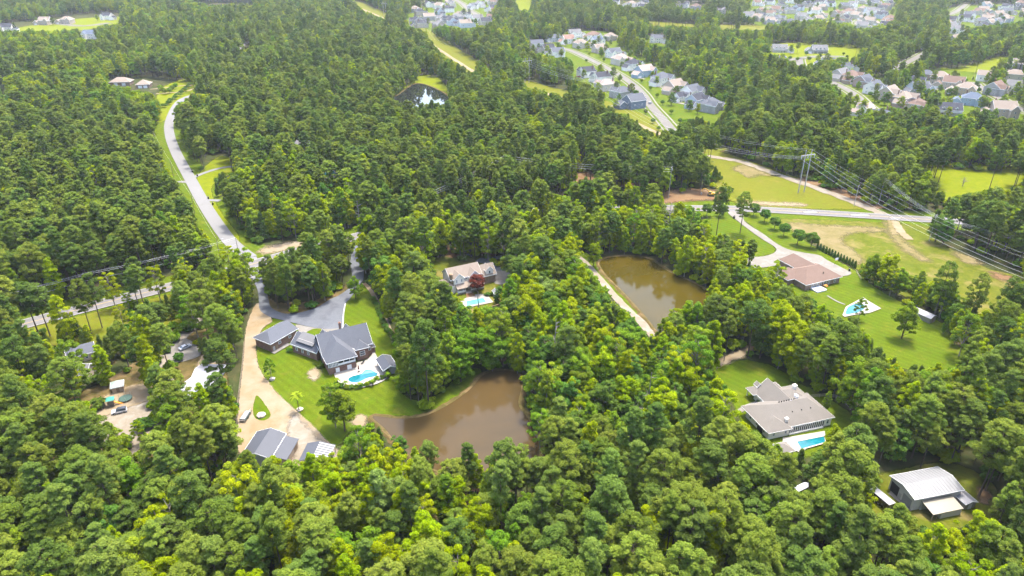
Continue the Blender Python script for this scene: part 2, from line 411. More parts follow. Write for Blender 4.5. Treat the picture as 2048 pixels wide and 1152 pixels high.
# verges and fields
ribbon('verge', ROAD_W, 26, 0.010, M['lawn'], jitter=0.8)
ribbon('verge', ROAD_N[:-1], 20, 0.014, M['lawn'], jitter=0.7, wl=15, wr=12.5)
LAWNS = [
 ('lawn', [(511,637),(545,637),(600,628),(690,600),(715,575),(738,575),(752,600),(775,650),(792,695),(800,730),(795,770),(830,800),(880,785),(915,750),(945,735),(965,742),(940,780),(900,808),(850,832),(745,834),(700,865),(680,890),(655,892),(620,850),(580,820),(540,775),(516,735),(511,700)], 'lawn', .4),
 ('lawn', [(1405,440),(1450,430),(1480,445),(1520,470),(1552,500),(1520,513),(1475,515),(1430,500),(1410,470)], 'lawn', .3),
 ('lawn', [(1470,425),(1540,436),(1575,450),(1605,478),(1645,503),(1700,535),(1720,548),(1745,570),(1795,600),(1875,640),(1935,680),(1945,715),(1885,745),(1800,735),(1745,700),(1700,660),(1640,620),(1600,600),(1540,560),(1480,520),(1560,500)], 'lawn', .4),
 ('field', [(1545,438),(1700,442),(1850,452),(1860,470),(1985,540),(2160,570),(2160,760),(1990,740),(1935,680),(1875,625),(1780,580),(1730,550),(1665,505),(1605,472),(1570,450)], 'olive', .5),
 ('field', [(1395,298),(1440,303),(1500,322),(1600,356),(1700,395),(1740,417),(1600,418),(1530,414),(1460,402),(1430,370),(1410,330)], 'meadow', .6),
 ('field', [(1845,328),(1930,330),(2160,350),(2160,390),(1990,402),(1930,422),(1875,385),(1850,350)], 'yellow', .7),
 ('lawn', [(1425,738),(1470,720),(1530,726),(1575,748),(1600,765),(1640,785),(1700,825),(1722,860),(1695,880),(1640,910),(1560,915),(1520,890),(1485,850),(1470,815),(1440,770)], 'lawn', .3),
 ('lawn', [(1140,505),(1175,505),(1203,530),(1218,556),(1252,592),(1292,637),(1316,664),(1330,700),(1310,690),(1260,632),(1205,578),(1160,530)], 'lawn', .3),
 ('lawn', [(795,192),(812,170),(838,152),(872,153),(900,180),(905,205),(890,215),(800,208)], 'yellow', .6),
 ('field', [(20,60),(90,46),(150,38),(240,33),(246,48),(150,62),(60,68)], 'yellow', .8),
 ('lawn', [(305,240),(312,195),(330,172),(370,158),(395,160),(392,182),(360,206),(335,240)], 'yellow', .5),
 ('lawn', [(60,300),(120,280),(160,278),(150,292),(90,304)], 'lawn', .5),
 ('lawn', [(246,268),(275,264),(278,280),(250,284)], 'lawn', .4),
 ('yard', [(20,668),(150,634),(300,598),(345,590),(400,610),(400,650),(330,690),(260,700),(180,690),(60,690)], 'meadow', .4),
 ('lawn', [(395,352),(440,312),(475,325),(470,342),(425,372),(440,420),(478,470),(470,485),(440,440),(410,390)], 'yellow', .4),
 ('yard', [(865,515),(930,508),(1000,515),(1030,560),(1010,610),(960,640),(905,628),(890,570),(868,545)], 'olive', .3),
 ('field', [(1025,-2),(1068,-2),(1060,22),(1070,30),(1040,20),(1010,5)], 'yellow', .8),
 ('field', [(1860,138),(1930,132),(2010,108),(2060,105),(2060,125),(1990,142),(1930,152),(1870,152)], 'yellow', .8),
 ('yard', [(1735,965),(1790,940),(1900,925),(1990,970),(1990,1040),(1900,1060),(1800,1050),(1740,1020)], 'olive', .3),
 ('yard', [(60,850),(130,800),(230,750),(300,700),(340,660),(430,650),(455,760),(455,900),(340,1010),(220,1000),(120,930)], 'litter', .5),
 ('yard', [(1085,80),(1180,62),(1330,80),(1400,150),(1470,205),(1480,245),(1380,250),(1330,262),(1230,225),(1160,175),(1085,120)], 'lawn', 1.0),
 ('yard', [(1660,130),(1760,150),(1840,195),(1830,130),(1900,140),(2100,165),(2100,240),(1960,250),(1860,250),(1700,250),(1690,200)], 'lawn', 1.0),
 ('yard', [(1530,90),(1720,85),(1770,110),(1740,135),(1600,130),(1540,120)], 'yellow', 1.0),
 ('yard', [(800,5),(990,-1),(1000,45),(900,64),(800,52)], 'lawn', 1.0),
 ('yard', [(1500,-2),(1780,-2),(1800,40),(1740,70),(1640,60),(1500,45)], 'lawn', 1.0),
 ('yard', [(1880,20),(2060,10),(2060,60),(1980,75),(1890,85)], 'lawn', 1.0),
 ('field', [(1280,40),(1380,48),(1530,52),(1530,60),(1380,58),(1290,50)], 'meadow', 1.0),
]
for i, (nm, px, mt, j) in enumerate(LAWNS):
    far = px[0][1] < 300
    soft_sheet(nm, px, 0.016 + 0.004 * i, M[mt], 4.0 if far else 1.6, 3.0 if far else 1.0)
# cleared strip under the high-voltage line
CORR = [(680,-4),(760,30),(830,62),(870,88),(950,140),(1020,166),(1130,195),(1230,228),(1330,268),(1410,305)]
ribbon('cleared_strip', CORR, 46, 0.13, M['meadow'], jitter=2.0)
ribbon('track', [(x - 6, y + 1) for x, y in CORR], 5.5, 0.15, M['sand'], jitter=0.8)
# bare earth
EARTH = [
 ([(1575,447),(1640,450),(1760,456),(1775,463),(1705,467),(1685,482),(1712,505),(1725,522),(1700,528),(1650,497),(1602,472)], 'dry', .6),
 ([(1770,440),(1795,445),(1800,470),(1830,500),(1860,520),(1840,520),(1800,495),(1780,470)], 'dry', .5),
 ([(1905,505),(1940,512),(1965,528),(1930,526)], 'dry', .5), ([(1985,545),(2030,556),(2028,566),(1990,556)], 'clay', .4),
 ([(1395,720),(1450,712),(1490,690),(1520,685),(1515,700),(1470,722),(1420,740),(1395,738)], 'sand', .4),
 ([(1465,338),(1485,330),(1512,338),(1545,352),(1520,350),(1498,356),(1480,346)], 'dry', .5),
 ([(1480,403),(1560,405),(1610,408),(1600,412),(1530,411),(1490,408)], 'sand', .4),
 ([(1300,392),(1340,380),(1400,378),(1445,385),(1440,398),(1380,402),(1310,408)], 'clay', .6),
 ([(1060,335),(1160,345),(1290,345),(1340,360),(1330,380),(1230,372),(1130,365),(1060,355)], 'clay', .6),
 ([(520,500),(560,488),(615,482),(625,490),(580,500),(530,508)], 'sand', .5),
 ([(700,845),(720,830),(735,838),(720,858)], 'sand', .3), ([(618,745),(632,735),(640,748),(630,762),(620,758)], 'sand', .25),
 ([(880,500),(900,492),(930,500),(925,515),(890,512)], 'clay', .4), ([(955,505),(975,498),(1000,512),(985,520)], 'clay', .4),
 ([(1960,975),(1985,990),(1975,1010),(1955,1000)], 'clay', .3), ([(390,780),(430,760),(450,800),(440,880),(400,900)], 'clay', .5),
 ([(80,-20),(90,-20),(90,-19)], 'sand', 0),
 ([(880,1000),(960,990),(1000,1010),(950,1030),(890,1025)], 'clay', .5), ([(1180,1075),(1215,1060),(1235,1080),(1200,1095)], 'sand', .4),
 ([(940,960),(990,955),(1030,968),(1000,990),(950,985)], 'clay', .4), ([(150,920),(190,905),(200,940),(160,955)], 'sand', .4),
 ([(1560,1070),(1600,1060),(1610,1080),(1575,1088)], 'clay', .4),
 ([(525,600),(545,625),(600,628),(650,612),(695,580),(690,570),(630,600),(560,605),(535,590)], 'litter', .4),
 ([(1900,660),(1935,640),(1975,650),(2000,690),(1960,700),(1915,690)], 'litter', .4),
]
for i, (px, mt, j) in enumerate(EARTH):
    if px[0][1] > 0: soft_sheet('bare_earth', px, 0.155 + 0.003 * i, M[mt], 7.0 if px[0][1] < 600 else 2.8, 1.2 if px[0][1] < 600 else 0.6)

# sandy yard and drives of the brick house
SAND_DRIVE = [(517,606),(500,632),(492,660),(488,700),(484,745),(478,800),(475,850),(478,905),(520,935),(620,940),(690,915),(665,893),(632,858),(600,828),(560,792),(535,762),(518,735),(513,705),(515,680),(528,655),(545,640)]
soft_sheet('sand_drive', SAND_DRIVE, 0.24, M['sand'], 0.9, 0.5)
soft_sheet('gravel_patch', [(590,832),(640,880),(675,905),(645,930),(590,920),(575,880)], 0.245, M['gravel'], 3.0, 0.6)
sheet('grass_island', [(514,792),(526,804),(541,828),(536,839),(522,842),(510,836),(506,821),(509,802)], 0.26, M['lawn'], 5, 0.1)
def k1(l): return [(440 + x / 5.12, 480 + y / 5.12) for x, y in l]
ASPH = k1([(300,290),(430,300),(440,430),(470,500),(500,620),(520,690),(600,740),(700,760),(850,740),(1000,690),(1130,610),(1220,570),(1330,490),(1365,440),(1350,340),(1340,200),(1440,200),(1470,300),(1470,400),(1440,450),(1335,600),(1285,660),(1262,800),(1255,912),(1080,915),(900,890),(780,860),(600,815),(520,795),(430,745),(400,690),(398,600),(380,500),(335,400)])
sheet('driveway', ASPH, 0.25, M['asphalt'], 4)
ribbon('driveway', [(712,522),(716,500),(735,478),(760,464)], 5.2, 0.252, M['asphalt'])
sheet('apron', k1([(780,872),(900,893),(1080,917),(1262,914),(1262,980),(1050,1060),(880,1010),(800,930)]), 0.262, M['concrete'], 4)
sheet('lawn', k1([(880,962),(930,925),(985,912),(1038,920),(1030,965),(975,998)]), 0.27, M['lawn'], 4)
ribbon('curb', k1([(1285,655),(1268,740),(1262,820),(1256,915)]), 0.5, 0.275, M['white_paint'])
ribbon('path', [(728,567),(740,580),(752,600),(768,635),(784,672),(796,700)], 1.9, 0.28, M['sand'], jitter=0.1)
# drives elsewhere
def k4(l): return [(1380 + x / 3.064, 380 + y / 3.064) for x, y in l]
sheet('driveway', k4([(232,138),(320,136),(335,195),(450,272),(530,330),(600,365),(690,385),(790,402),(840,432),(930,478),(990,512),(930,530),(850,500),(700,470),(640,440),(600,440),(500,470),(400,480),(330,475),(290,440),(305,400),(400,412),(480,402),(525,378),(520,352),(450,308),(380,260),(290,190)]), 0.25, M['concrete'], 4)
sheet('lawn', k4([(510,445),(560,420),(620,410),(665,418),(640,440),(560,455)]), 0.262, M['lawn'], 4)
ribbon('path', k4([(650,436),(600,452),(545,475),(580,492)]), 1.6, 0.27, M['concrete'])
ribbon('path', k4([(840,650),(900,685),(950,705)]), 0.9, 0.27, M['concrete'])
ribbon('driveway', [(1062,438),(1068,462),(1082,480),(1110,492),(1140,505),(1165,522),(1205,565),(1245,610),(1285,648),(1310,680),(1325,710),(1330,745)], 3.6, 0.25, M['gravel'], jitter=0.25)
ribbon('driveway', [(955,520),(980,528),(1000,545),(1012,552)], 4.5, 0.25, M['asphalt'])
sheet('apron', [(988,545),(1020,545),(1022,566),(990,568)], 0.254, M['concrete'], 3)
ribbon('driveway', [(1085,495),(1040,505),(1000,515),(960,520)], 3.5, 0.252, M['asphalt'])
ribbon('driveway', [(383,357),(410,346),(440,337),(470,333),(510,330)], 3.4, 0.25, M['road'])
ribbon('driveway', [(407,404),(420,401),(440,402)], 3.6, 0.25, M['road'])
ribbon('driveway', [(378,365),(362,364),(350,366)], 3.6, 0.25, M['road'])
ribbon('driveway', [(410,600),(395,640),(370,665),(335,695),(320,730),(330,780),(310,815),(280,850),(255,890),(240,930),(235,975)], 6.5, 0.25, M['gravel'], jitter=0.5)
soft_sheet('parking_pad', [(170,850),(225,822),(300,796),(345,780),(350,840),(300,870),(260,930),(230,950),(215,900),(190,876)], 0.26, M['gravel'], 1.6, 0.6)
sheet('parking_pad', [(330,690),(372,678),(400,700),(395,715),(345,725)], 0.262, M['concrete'], 4)
soft_sheet('sand_yard', [(180,820),(225,785),(275,770),(310,775),(300,800),(250,818),(200,836)], 0.264, M['sand'], 1.6, 0.6)
soft_sheet('sand_yard', [(395,730),(420,700),(440,740),(445,820),(415,850),(400,790)], 0.268, M['sand'], 2.0, 0.6)
ribbon('track', [(1405,312),(1450,318),(1490,326),(1545,346),(1620,372),(1690,398),(1745,420),(1775,434)], 6.5, 0.25, M['gravel'], jitter=0.7)
ribbon('bare_earth', [(1600,356),(1660,375),(1720,400),(1760,418)], 9, 0.248, M['clay'], jitter=1.2)
ribbon('driveway', [(1790,443),(1800,462),(1820,480)], 4.2, 0.25, M['sand'], jitter=0.4)
ribbon('path', [(1475,826),(1492,815),(1515,806),(1530,800)], 1.9, 0.25, M['concrete'])
sheet('apron', [(1776,988),(1786,978),(1826,1012),(1822,1024),(1805,1012)], 0.25, M['concrete'], 0)
sheet('apron', [(1786,978),(1798,975),(1838,1008),(1828,1016)], 0.254, M['highway'], 0)
ribbon('driveway', [(474,101),(480,95),(490,88),(500,84),(520,80)], 7, 0.25, M['road'])
ribbon('path', [(312,188),(340,186),(372,183),(392,176)], 3.0, 0.25, M['sand'])
ribbon('path', [(300,179),(330,176),(362,172),(385,171)], 3.0, 0.25, M['sand'])
# the public roads
ribbon('road', ROAD_N, 7.2, 0.29, M['road'])
ribbon('road', ROAD_W, 9.6, 0.30, M['highway'])
ribbon('road', [(500,516),(508,535),(512,556)], 6.2, 0.285, M['road'])
for off in (-0.22, 0.22):
    ribbon('centre_line', None, 0.16, 0.312, M['yellow_paint'], n=1, world_pts=offset_line(ROAD_W, off))
for off in (-4.2, 4.2):
    ribbon('edge_line', None, 0.18, 0.312, M['white_paint'], n=1, world_pts=offset_line(ROAD_W, off))
# suburb streets with pavements
STREETS = [
 [(1098,93),(1125,97),(1150,105),(1190,124),(1230,145),(1262,166),(1285,188),(1300,210),(1325,238),(1345,262)],
 [(1570,122),(1600,117),(1640,113),(1690,114)], [(1598,117),(1603,135),(1625,150),(1665,165),(1705,186),(1730,208),(1760,232)],
 [(1950,165),(1965,178),(1990,192),(2020,208),(2070,232)], [(1772,142),(1800,132),(1828,118),(1850,106)],
 [(1690,8),(1715,20),(1732,30),(1722,40),(1715,48),(1740,58)], [(905,-4),(925,8),(938,20),(952,30),(935,40),(890,48),(850,42)],
 [(1895,30),(1915,22),(1932,8)], [(1500,25),(1540,14),(1590,12),(1640,20)], [(1190,8),(1260,10),(1330,4),(1400,3)],
 [(100,44),(160,52),(220,46)],
]
for s in STREETS:
    far = 1.0 if s[0][1] > 60 else 1.25
    ribbon('pavement', s, 15.5 * far, 0.27, M['concrete'])
    ribbon('verge', s, 12.6 * far, 0.30, M['lawn'])
    ribbon('street', s, 8.6 * far, 0.34, M['street'])
# driveways of the suburb houses come with the houses

# water: each pond with an earth bank
def pond(name, px, mat, bank=1.6, bmat='litter', z=0.05):
    pts = catmull([G(*p) for p in px], 6)
    cx = sum((p for p in pts), Vector()) / len(pts)
    n = len(pts); ring = []
    area = sum(pts[i].x * pts[(i+1) % n].y - pts[(i+1) % n].x * pts[i].y for i in range(n))
    sg = 1 if area > 0 else -1
    r = random.Random(3); vs, fs = [], []
    for i, p in enumerate(pts):
        d = pts[(i+1) % n] - pts[i-1]; d.normalize(); o = Vector((d.y, -d.x, 0)) * sg
        b = bank * r.uniform(0.7, 1.3)
        for f, zz in ((-0.35, 0.0), (0.05, 0.30), (0.5, 0.42), (1.0, 0.02)):
            q = p + o * (b * f); vs.append((q.x, q.y, z + zz))
    for i in range(n):
        j = (i + 1) % n
        for k in range(3):
            q = (4*i+k, 4*j+k, 4*j+k+1, 4*i+k+1)
            fs.append(q if sg < 0 else tuple(reversed(q)))
    sheet(name, px, z + 0.20, mat, 6)
    tag(link('bank', mesh_of('bank', vs, fs, M[bmat])), kind='structure')
MUD = [(745,834),(800,838),(850,832),(900,808),(940,779),(965,752),(1000,742),(1032,746),(1044,770),(1038,810),(1058,840),(1078,890),(1065,945),(980,965),(880,945),(810,905),(770,860)]
GREEN = [(1200,524),(1228,514),(1290,516),(1340,545),(1400,573),(1432,596),(1428,622),(1390,648),(1350,668),(1325,675),(1314,664),(1292,636),(1252,591),(1217,556),(1203,538)]
pond('pond', MUD, M['mudwater']); pond('pond', GREEN, M['pondwater'], 1.8)
pond('pond', [(785,200),(800,188),(832,168),(862,174),(892,190),(905,206),(890,222),(850,228),(800,220)], M['darkwater'], 2.0, z=0.16)
pond('lake', [(-60,130),(-10,140),(8,150),(14,180),(12,205),(-20,215),(-80,210)], M['darkwater'], 3)
pond('lake', [(380,-4),(505,-4),(510,6),(490,11),(440,7),(400,9)], M['darkwater'], 3, z=0.16)

for (x, y, w, h_) in ((1620, 425, 16, 3), (1720, 431, 20, 3), (1790, 437, 12, 3), (160, 620, 12, 5)):
    soft_sheet('road_patch', [(x - w, y - h_ * .6), (x + w * .6, y - h_), (x + w, y + h_ * .7), (x - w * .5, y + h_)], 0.306, M['highway'] if x < 500 else M['road'], 1.6, 0.5)
# ---------------------------------------------------------------- trees
def rand_dirs(rs, n):
    v = rs.normal(size=(n, 3)); return v / np.linalg.norm(v, axis=1)[:, None]

def leaf_faces(rs, centers, radii, squash, per, size, updir, outw, asp, crown_c):
    """many leaf-sized quads on the surface of clumps"""
    P, Nn = [], []
    for c, r in zip(centers, radii):
        d = rand_dirs(rs, per)
        d[:, 2] = np.where(d[:, 2] < -0.3, -d[:, 2] * 0.6, d[:, 2])
        d /= np.linalg.norm(d, axis=1)[:, None]
        rad = r * (0.55 + 0.5 * rs.random(per) ** 0.6)
        p = c + d * rad[:, None] * np.array([1, 1, squash])
        o = c - crown_c; o = o / (np.linalg.norm(o) + 1e-6)
        n = d * 0.8 + o * outw + np.array([0, 0, updir]) + rs.normal(size=(per, 3)) * 0.62
        P.append(p); Nn.append(n)
    P = np.concatenate(P); Nn = np.concatenate(Nn); Nn /= np.linalg.norm(Nn, axis=1)[:, None]
    t = np.cross(Nn, rand_dirs(rs, len(P))); t /= (np.linalg.norm(t, axis=1)[:, None] + 1e-9)
    b = np.cross(Nn, t)
    s = size * (0.6 + 0.8 * rs.random(len(P)))[:, None]
    t = t * s; b = b * s * asp
    V = np.stack([P - t, P - b * 0.9, P + t, P + b * 0.9], axis=1).reshape(-1, 3)
    return V

def quad_mesh(name, V, mat):
    nq = len(V) // 4
    me = bpy.data.meshes.new(name)
    me.vertices.add(len(V)); me.vertices.foreach_set('co', V.astype(np.float32).ravel())
    me.loops.add(nq * 4); me.loops.foreach_set('vertex_index', np.arange(nq * 4, dtype=np.int32))
    me.polygons.add(nq); me.polygons.foreach_set('loop_start', np.arange(0, nq * 4, 4, dtype=np.int32))
    me.polygons.foreach_set('loop_total', np.full(nq, 4, dtype=np.int32))
    me.materials.append(mat); me.update(calc_edges=True); me.validate()
    return me

def tree_parts(kind, seed, lod, mat, bark):
    """returns (trunk mesh, crown mesh, height, crown radius, crown base height) of one tree form"""
    rs = np.random.RandomState(seed); r_ = random.Random(seed)
    C, R = [], []
    tr = MB()
    if kind == 'pine':                                   # bare trunk, billowy dome of needles
        h, cr = rs.uniform(20, 25), rs.uniform(4.2, 5.3); base = h * rs.uniform(0.45, 0.56); ncl, squash, asp = 104, 0.7, 0.4
        lob = rs.uniform(0, 6.28, 3)
        for i in range(ncl):
            f = rs.uniform(0.0, 1.0); z = base + (h - base) * f
            prof = (1.02 - f ** 2.4) ** 0.5 * (0.5 + 0.5 * min(1, f / 0.22))
            a = i * 2.39996 + rs.uniform(-.5, .5)
            wob = 1 + 0.16 * math.sin(2 * a + lob[0]) + 0.12 * math.sin(3 * a + lob[1] + 4 * f)
            rr = cr * prof * wob * (rs.uniform(0.72, 0.95) if i % 4 else rs.uniform(0.2, 0.7))
            if i % 17 == 0: rr *= 1.22
            C.append((rr * math.cos(a), rr * math.sin(a), z + rs.uniform(-.4, .4) - rr * 0.08)); R.append(rs.uniform(0.5, 1.15))
        upd, outw = 0.8, 0.35
    elif kind == 'slim_pine':                            # tall, thin crown high on a bare stem
        h, cr = rs.uniform(25, 29), rs.uniform(2.7, 3.4); base = h * rs.uniform(0.55, 0.64); ncl, squash, asp = 58, 0.6, 0.4
        for i in range(ncl):
            f = rs.uniform(0, 1); z = base + (h - base) * f; a = i * 2.39996 + rs.uniform(-.6, .6)
            rr = cr * (1.03 - f ** 1.8) ** 0.6 * (0.6 + 0.4 * min(1, f / .3)) * rs.uniform(0.35, 1.0) * (1 + 0.25 * math.sin(2 * a + seed))
            C.append((rr * math.cos(a), rr * math.sin(a), z - rr * 0.1)); R.append(rs.uniform(0.5, 1.0))
        upd, outw = 0.7, 0.35
    elif kind == 'young_pine':                           # pointed, foliage down the stem
        h, cr = rs.uniform(13, 16), rs.uniform(3.0, 3.6); base = h * 0.16; ncl, squash, asp = 40, 0.6, 0.32
        for i in range(ncl):
            f = (i + 0.5) / ncl; z = base + (h - base) * f
            a = i * 2.39996 + rs.uniform(-.5, .5); rr = cr * (1.02 - f) ** 0.75 * rs.uniform(0.45, 0.95)
            C.append((rr * math.cos(a), rr * math.sin(a), z)); R.append(rs.uniform(0.9, 1.35) * (1.1 - 0.45 * f))
        upd, outw = 0.45, 0.4
    elif kind == 'round':                                # broad hardwood
        h, cr = rs.uniform(15, 19), rs.uniform(4.2, 5.3); base = h * 0.1; ncl, squash, asp = 96, 0.8, 0.75
        hz = (h - base) / 2; cz = base + hz
        for i in range(ncl):
            d = rand_dirs(rs, 1)[0]; d[2] = d[2] if d[2] > -0.8 else -d[2]
            k = rs.uniform(0.5, 0.95) if i % 9 else 1.05
            wob = 1 + 0.22 * math.sin(3 * math.atan2(d[1], d[0]) + seed) * (1 - abs(d[2]))
            C.append((d[0] * cr * k * wob, d[1] * cr * k * wob, cz + d[2] * hz * k)); R.append(rs.uniform(0.55, 1.35))
        upd, outw = 0.6, 0.35
    elif kind == 'spire':                                # upright sweetgum / poplar with several leaders
        h, cr = rs.uniform(17, 21), rs.uniform(3.3, 4.0); base = h * 0.15; ncl, squash, asp = 84, 0.95, 0.75
        for i in range(ncl):
            f = (i + 0.5) / ncl; z = base + (h - base) * f * rs.uniform(0.95, 1.0)
            a = i * 2.39996 + rs.uniform(-.7, .7); rr = cr * math.sin(math.pi * min(1, 0.22 + 0.74 * f)) ** 0.8 * rs.uniform(0.35, 0.95)
            C.append((rr * math.cos(a), rr * math.sin(a), z)); R.append(rs.uniform(0.6, 1.25) * (1.05 - 0.35 * f))
        upd, outw = 0.5, 0.35
    elif kind == 'open':                                 # thin crown, limbs and gaps showing
        h, cr = rs.uniform(15, 19), rs.uniform(4.2, 5.2); base = h * 0.3; ncl, squash, asp = 34, 0.7, 0.7
        for i in range(ncl):
            f = (i + 0.5) / ncl; z = base + (h - base) * f
            a = i * 2.39996 + rs.uniform(-.9, .9); rr = cr * math.sin(math.pi * (0.2 + 0.7 * f)) ** 0.6 * rs.uniform(0.5, 1.0)
            C.append((rr * math.cos(a), rr * math.sin(a), z)); R.append(rs.uniform(0.8, 1.3))
        upd, outw = 0.35, 0.3
    elif kind == 'ball':                                 # clipped ornamental
        h, cr = 7.2, 3.1; base = 1.3; ncl, squash, asp = 40, 0.9, 0.75
        for i in range(ncl):
            d = rand_dirs(rs, 1)[0]; k = rs.uniform(0.55, 0.75)
            C.append((d[0] * cr * k, d[1] * cr * k, 4.2 + d[2] * 2.9 * k)); R.append(rs.uniform(0.7, 1.0))
        upd, outw = 0.3, 0.4
    elif kind == 'shrub':
        h, cr = 3.0, 2.0; base = 0.2; ncl, squash, asp = 16, 0.8, 0.75
        for i in range(ncl):
            d = rand_dirs(rs, 1)[0]; k = rs.uniform(0.4, 0.85)
            C.append((d[0] * cr * k, d[1] * cr * k, 1.1 + abs(d[2]) * 1.6 * k)); R.append(rs.uniform(0.5, 0.95))
        upd, outw = 0.3, 0.3
    elif kind == 'cone':                                 # clipped evergreen
        h, cr = 4.2, 0.95; base = 0.1; ncl, squash, asp = 26, 1.0, 0.6
        for i in range(ncl):
            f = (i + 0.5) / ncl; a = i * 2.39996; rr = cr * (1 - f) ** 0.7 * 0.62
            C.append((rr * math.cos(a), rr * math.sin(a), base + (h - 0.4) * f + 0.15)); R.append(0.42 * (1.15 - 0.7 * f))
        upd, outw = 0.3, 0.4
    C = np.array(C); R = np.array(R)
    area = {'hi': (135, 0.235), 'mid': (60, 0.36), 'lo': (28, 0.5), 'sm': (44, 0.17)}[lod]
    per, size = area
    if kind == 'open': per = int(per * 1.5)
    if kind in ('pine', 'young_pine', 'slim_pine'): per, size, asp = int(per * (0.85 if kind == 'pine' else 1.5)), size * 1.15, (0.45 if lod == 'hi' else 0.7)
    if kind in ('shrub', 'cone', 'ball') and lod == 'hi': per, size = 110, 0.2
    cc = np.array([0, 0, C[:, 2].mean() - 1.0])
    V = leaf_faces(rs, C, R, squash, per, size, upd, outw, asp, cc)
    crown = quad_mesh('crown', V, mat)
    rt = {'pine': 0.27, 'slim_pine': 0.22, 'young_pine': 0.16, 'round': 0.3, 'spire': 0.24, 'open': 0.24, 'ball': 0.14, 'shrub': 0.06, 'cone': 0.06}[kind]
    lean = rs.uniform(-0.35, 0.35, 2)
    def axis(z): return Vector((lean[0] * (z / h) ** 1.5 * 2, lean[1] * (z / h) ** 1.5 * 2, z))
    top = h * 0.93 if kind != 'shrub' else 1.4
    nseg = 3 if lod == 'lo' else 6
    tr.tube([axis(-0.25 + (top + 0.25) * i / nseg) for i in range(nseg + 1)], rt, 5 if lod == 'lo' else 8, rt * 0.22)
    if lod != 'lo':
        pick = range(0, len(C), 3 if kind != 'open' else 1)
        for i in pick:
            c = Vector(C[i]); z0 = max(base * 0.75, c.z - (c.xy.length * (0.35 if 'pine' in kind else 0.8)))
            a = axis(z0); mid = a.lerp(c, 0.55) + Vector((0, 0, -0.1 * (c - a).length if 'pine' in kind else 0.08 * (c - a).length))
            tr.tube([a, mid, c], rt * 0.3, 4, rt * 0.09)
    trunk = mesh_of('trunk', tr.v, tr.f, bark, True)
    return trunk, crown, h, cr, base

PROTO = {}
def proto(kind, seed, lod, matk):
    key = (kind, seed, lod, matk)
    if key not in PROTO:
        PROTO[key] = tree_parts(kind, seed, lod, M[matk], M['bark_grey'] if kind in ('open', 'spire') else M['bark'])
    return PROTO[key]

def put_tree(name, label, cat, loc, key, s=1.0, sz=None, rz=None, group=None):
    """one tree: Empty > trunk, crown"""
    t, c, h, cr, b = proto(*key)
    e = thing(name, label, cat, loc, RNG.uniform(0, 6.28) if rz is None else rz, group)
    e.scale = (s, s, sz or s)
    link('trunk', t, e); link('crown', c, e)
    return e

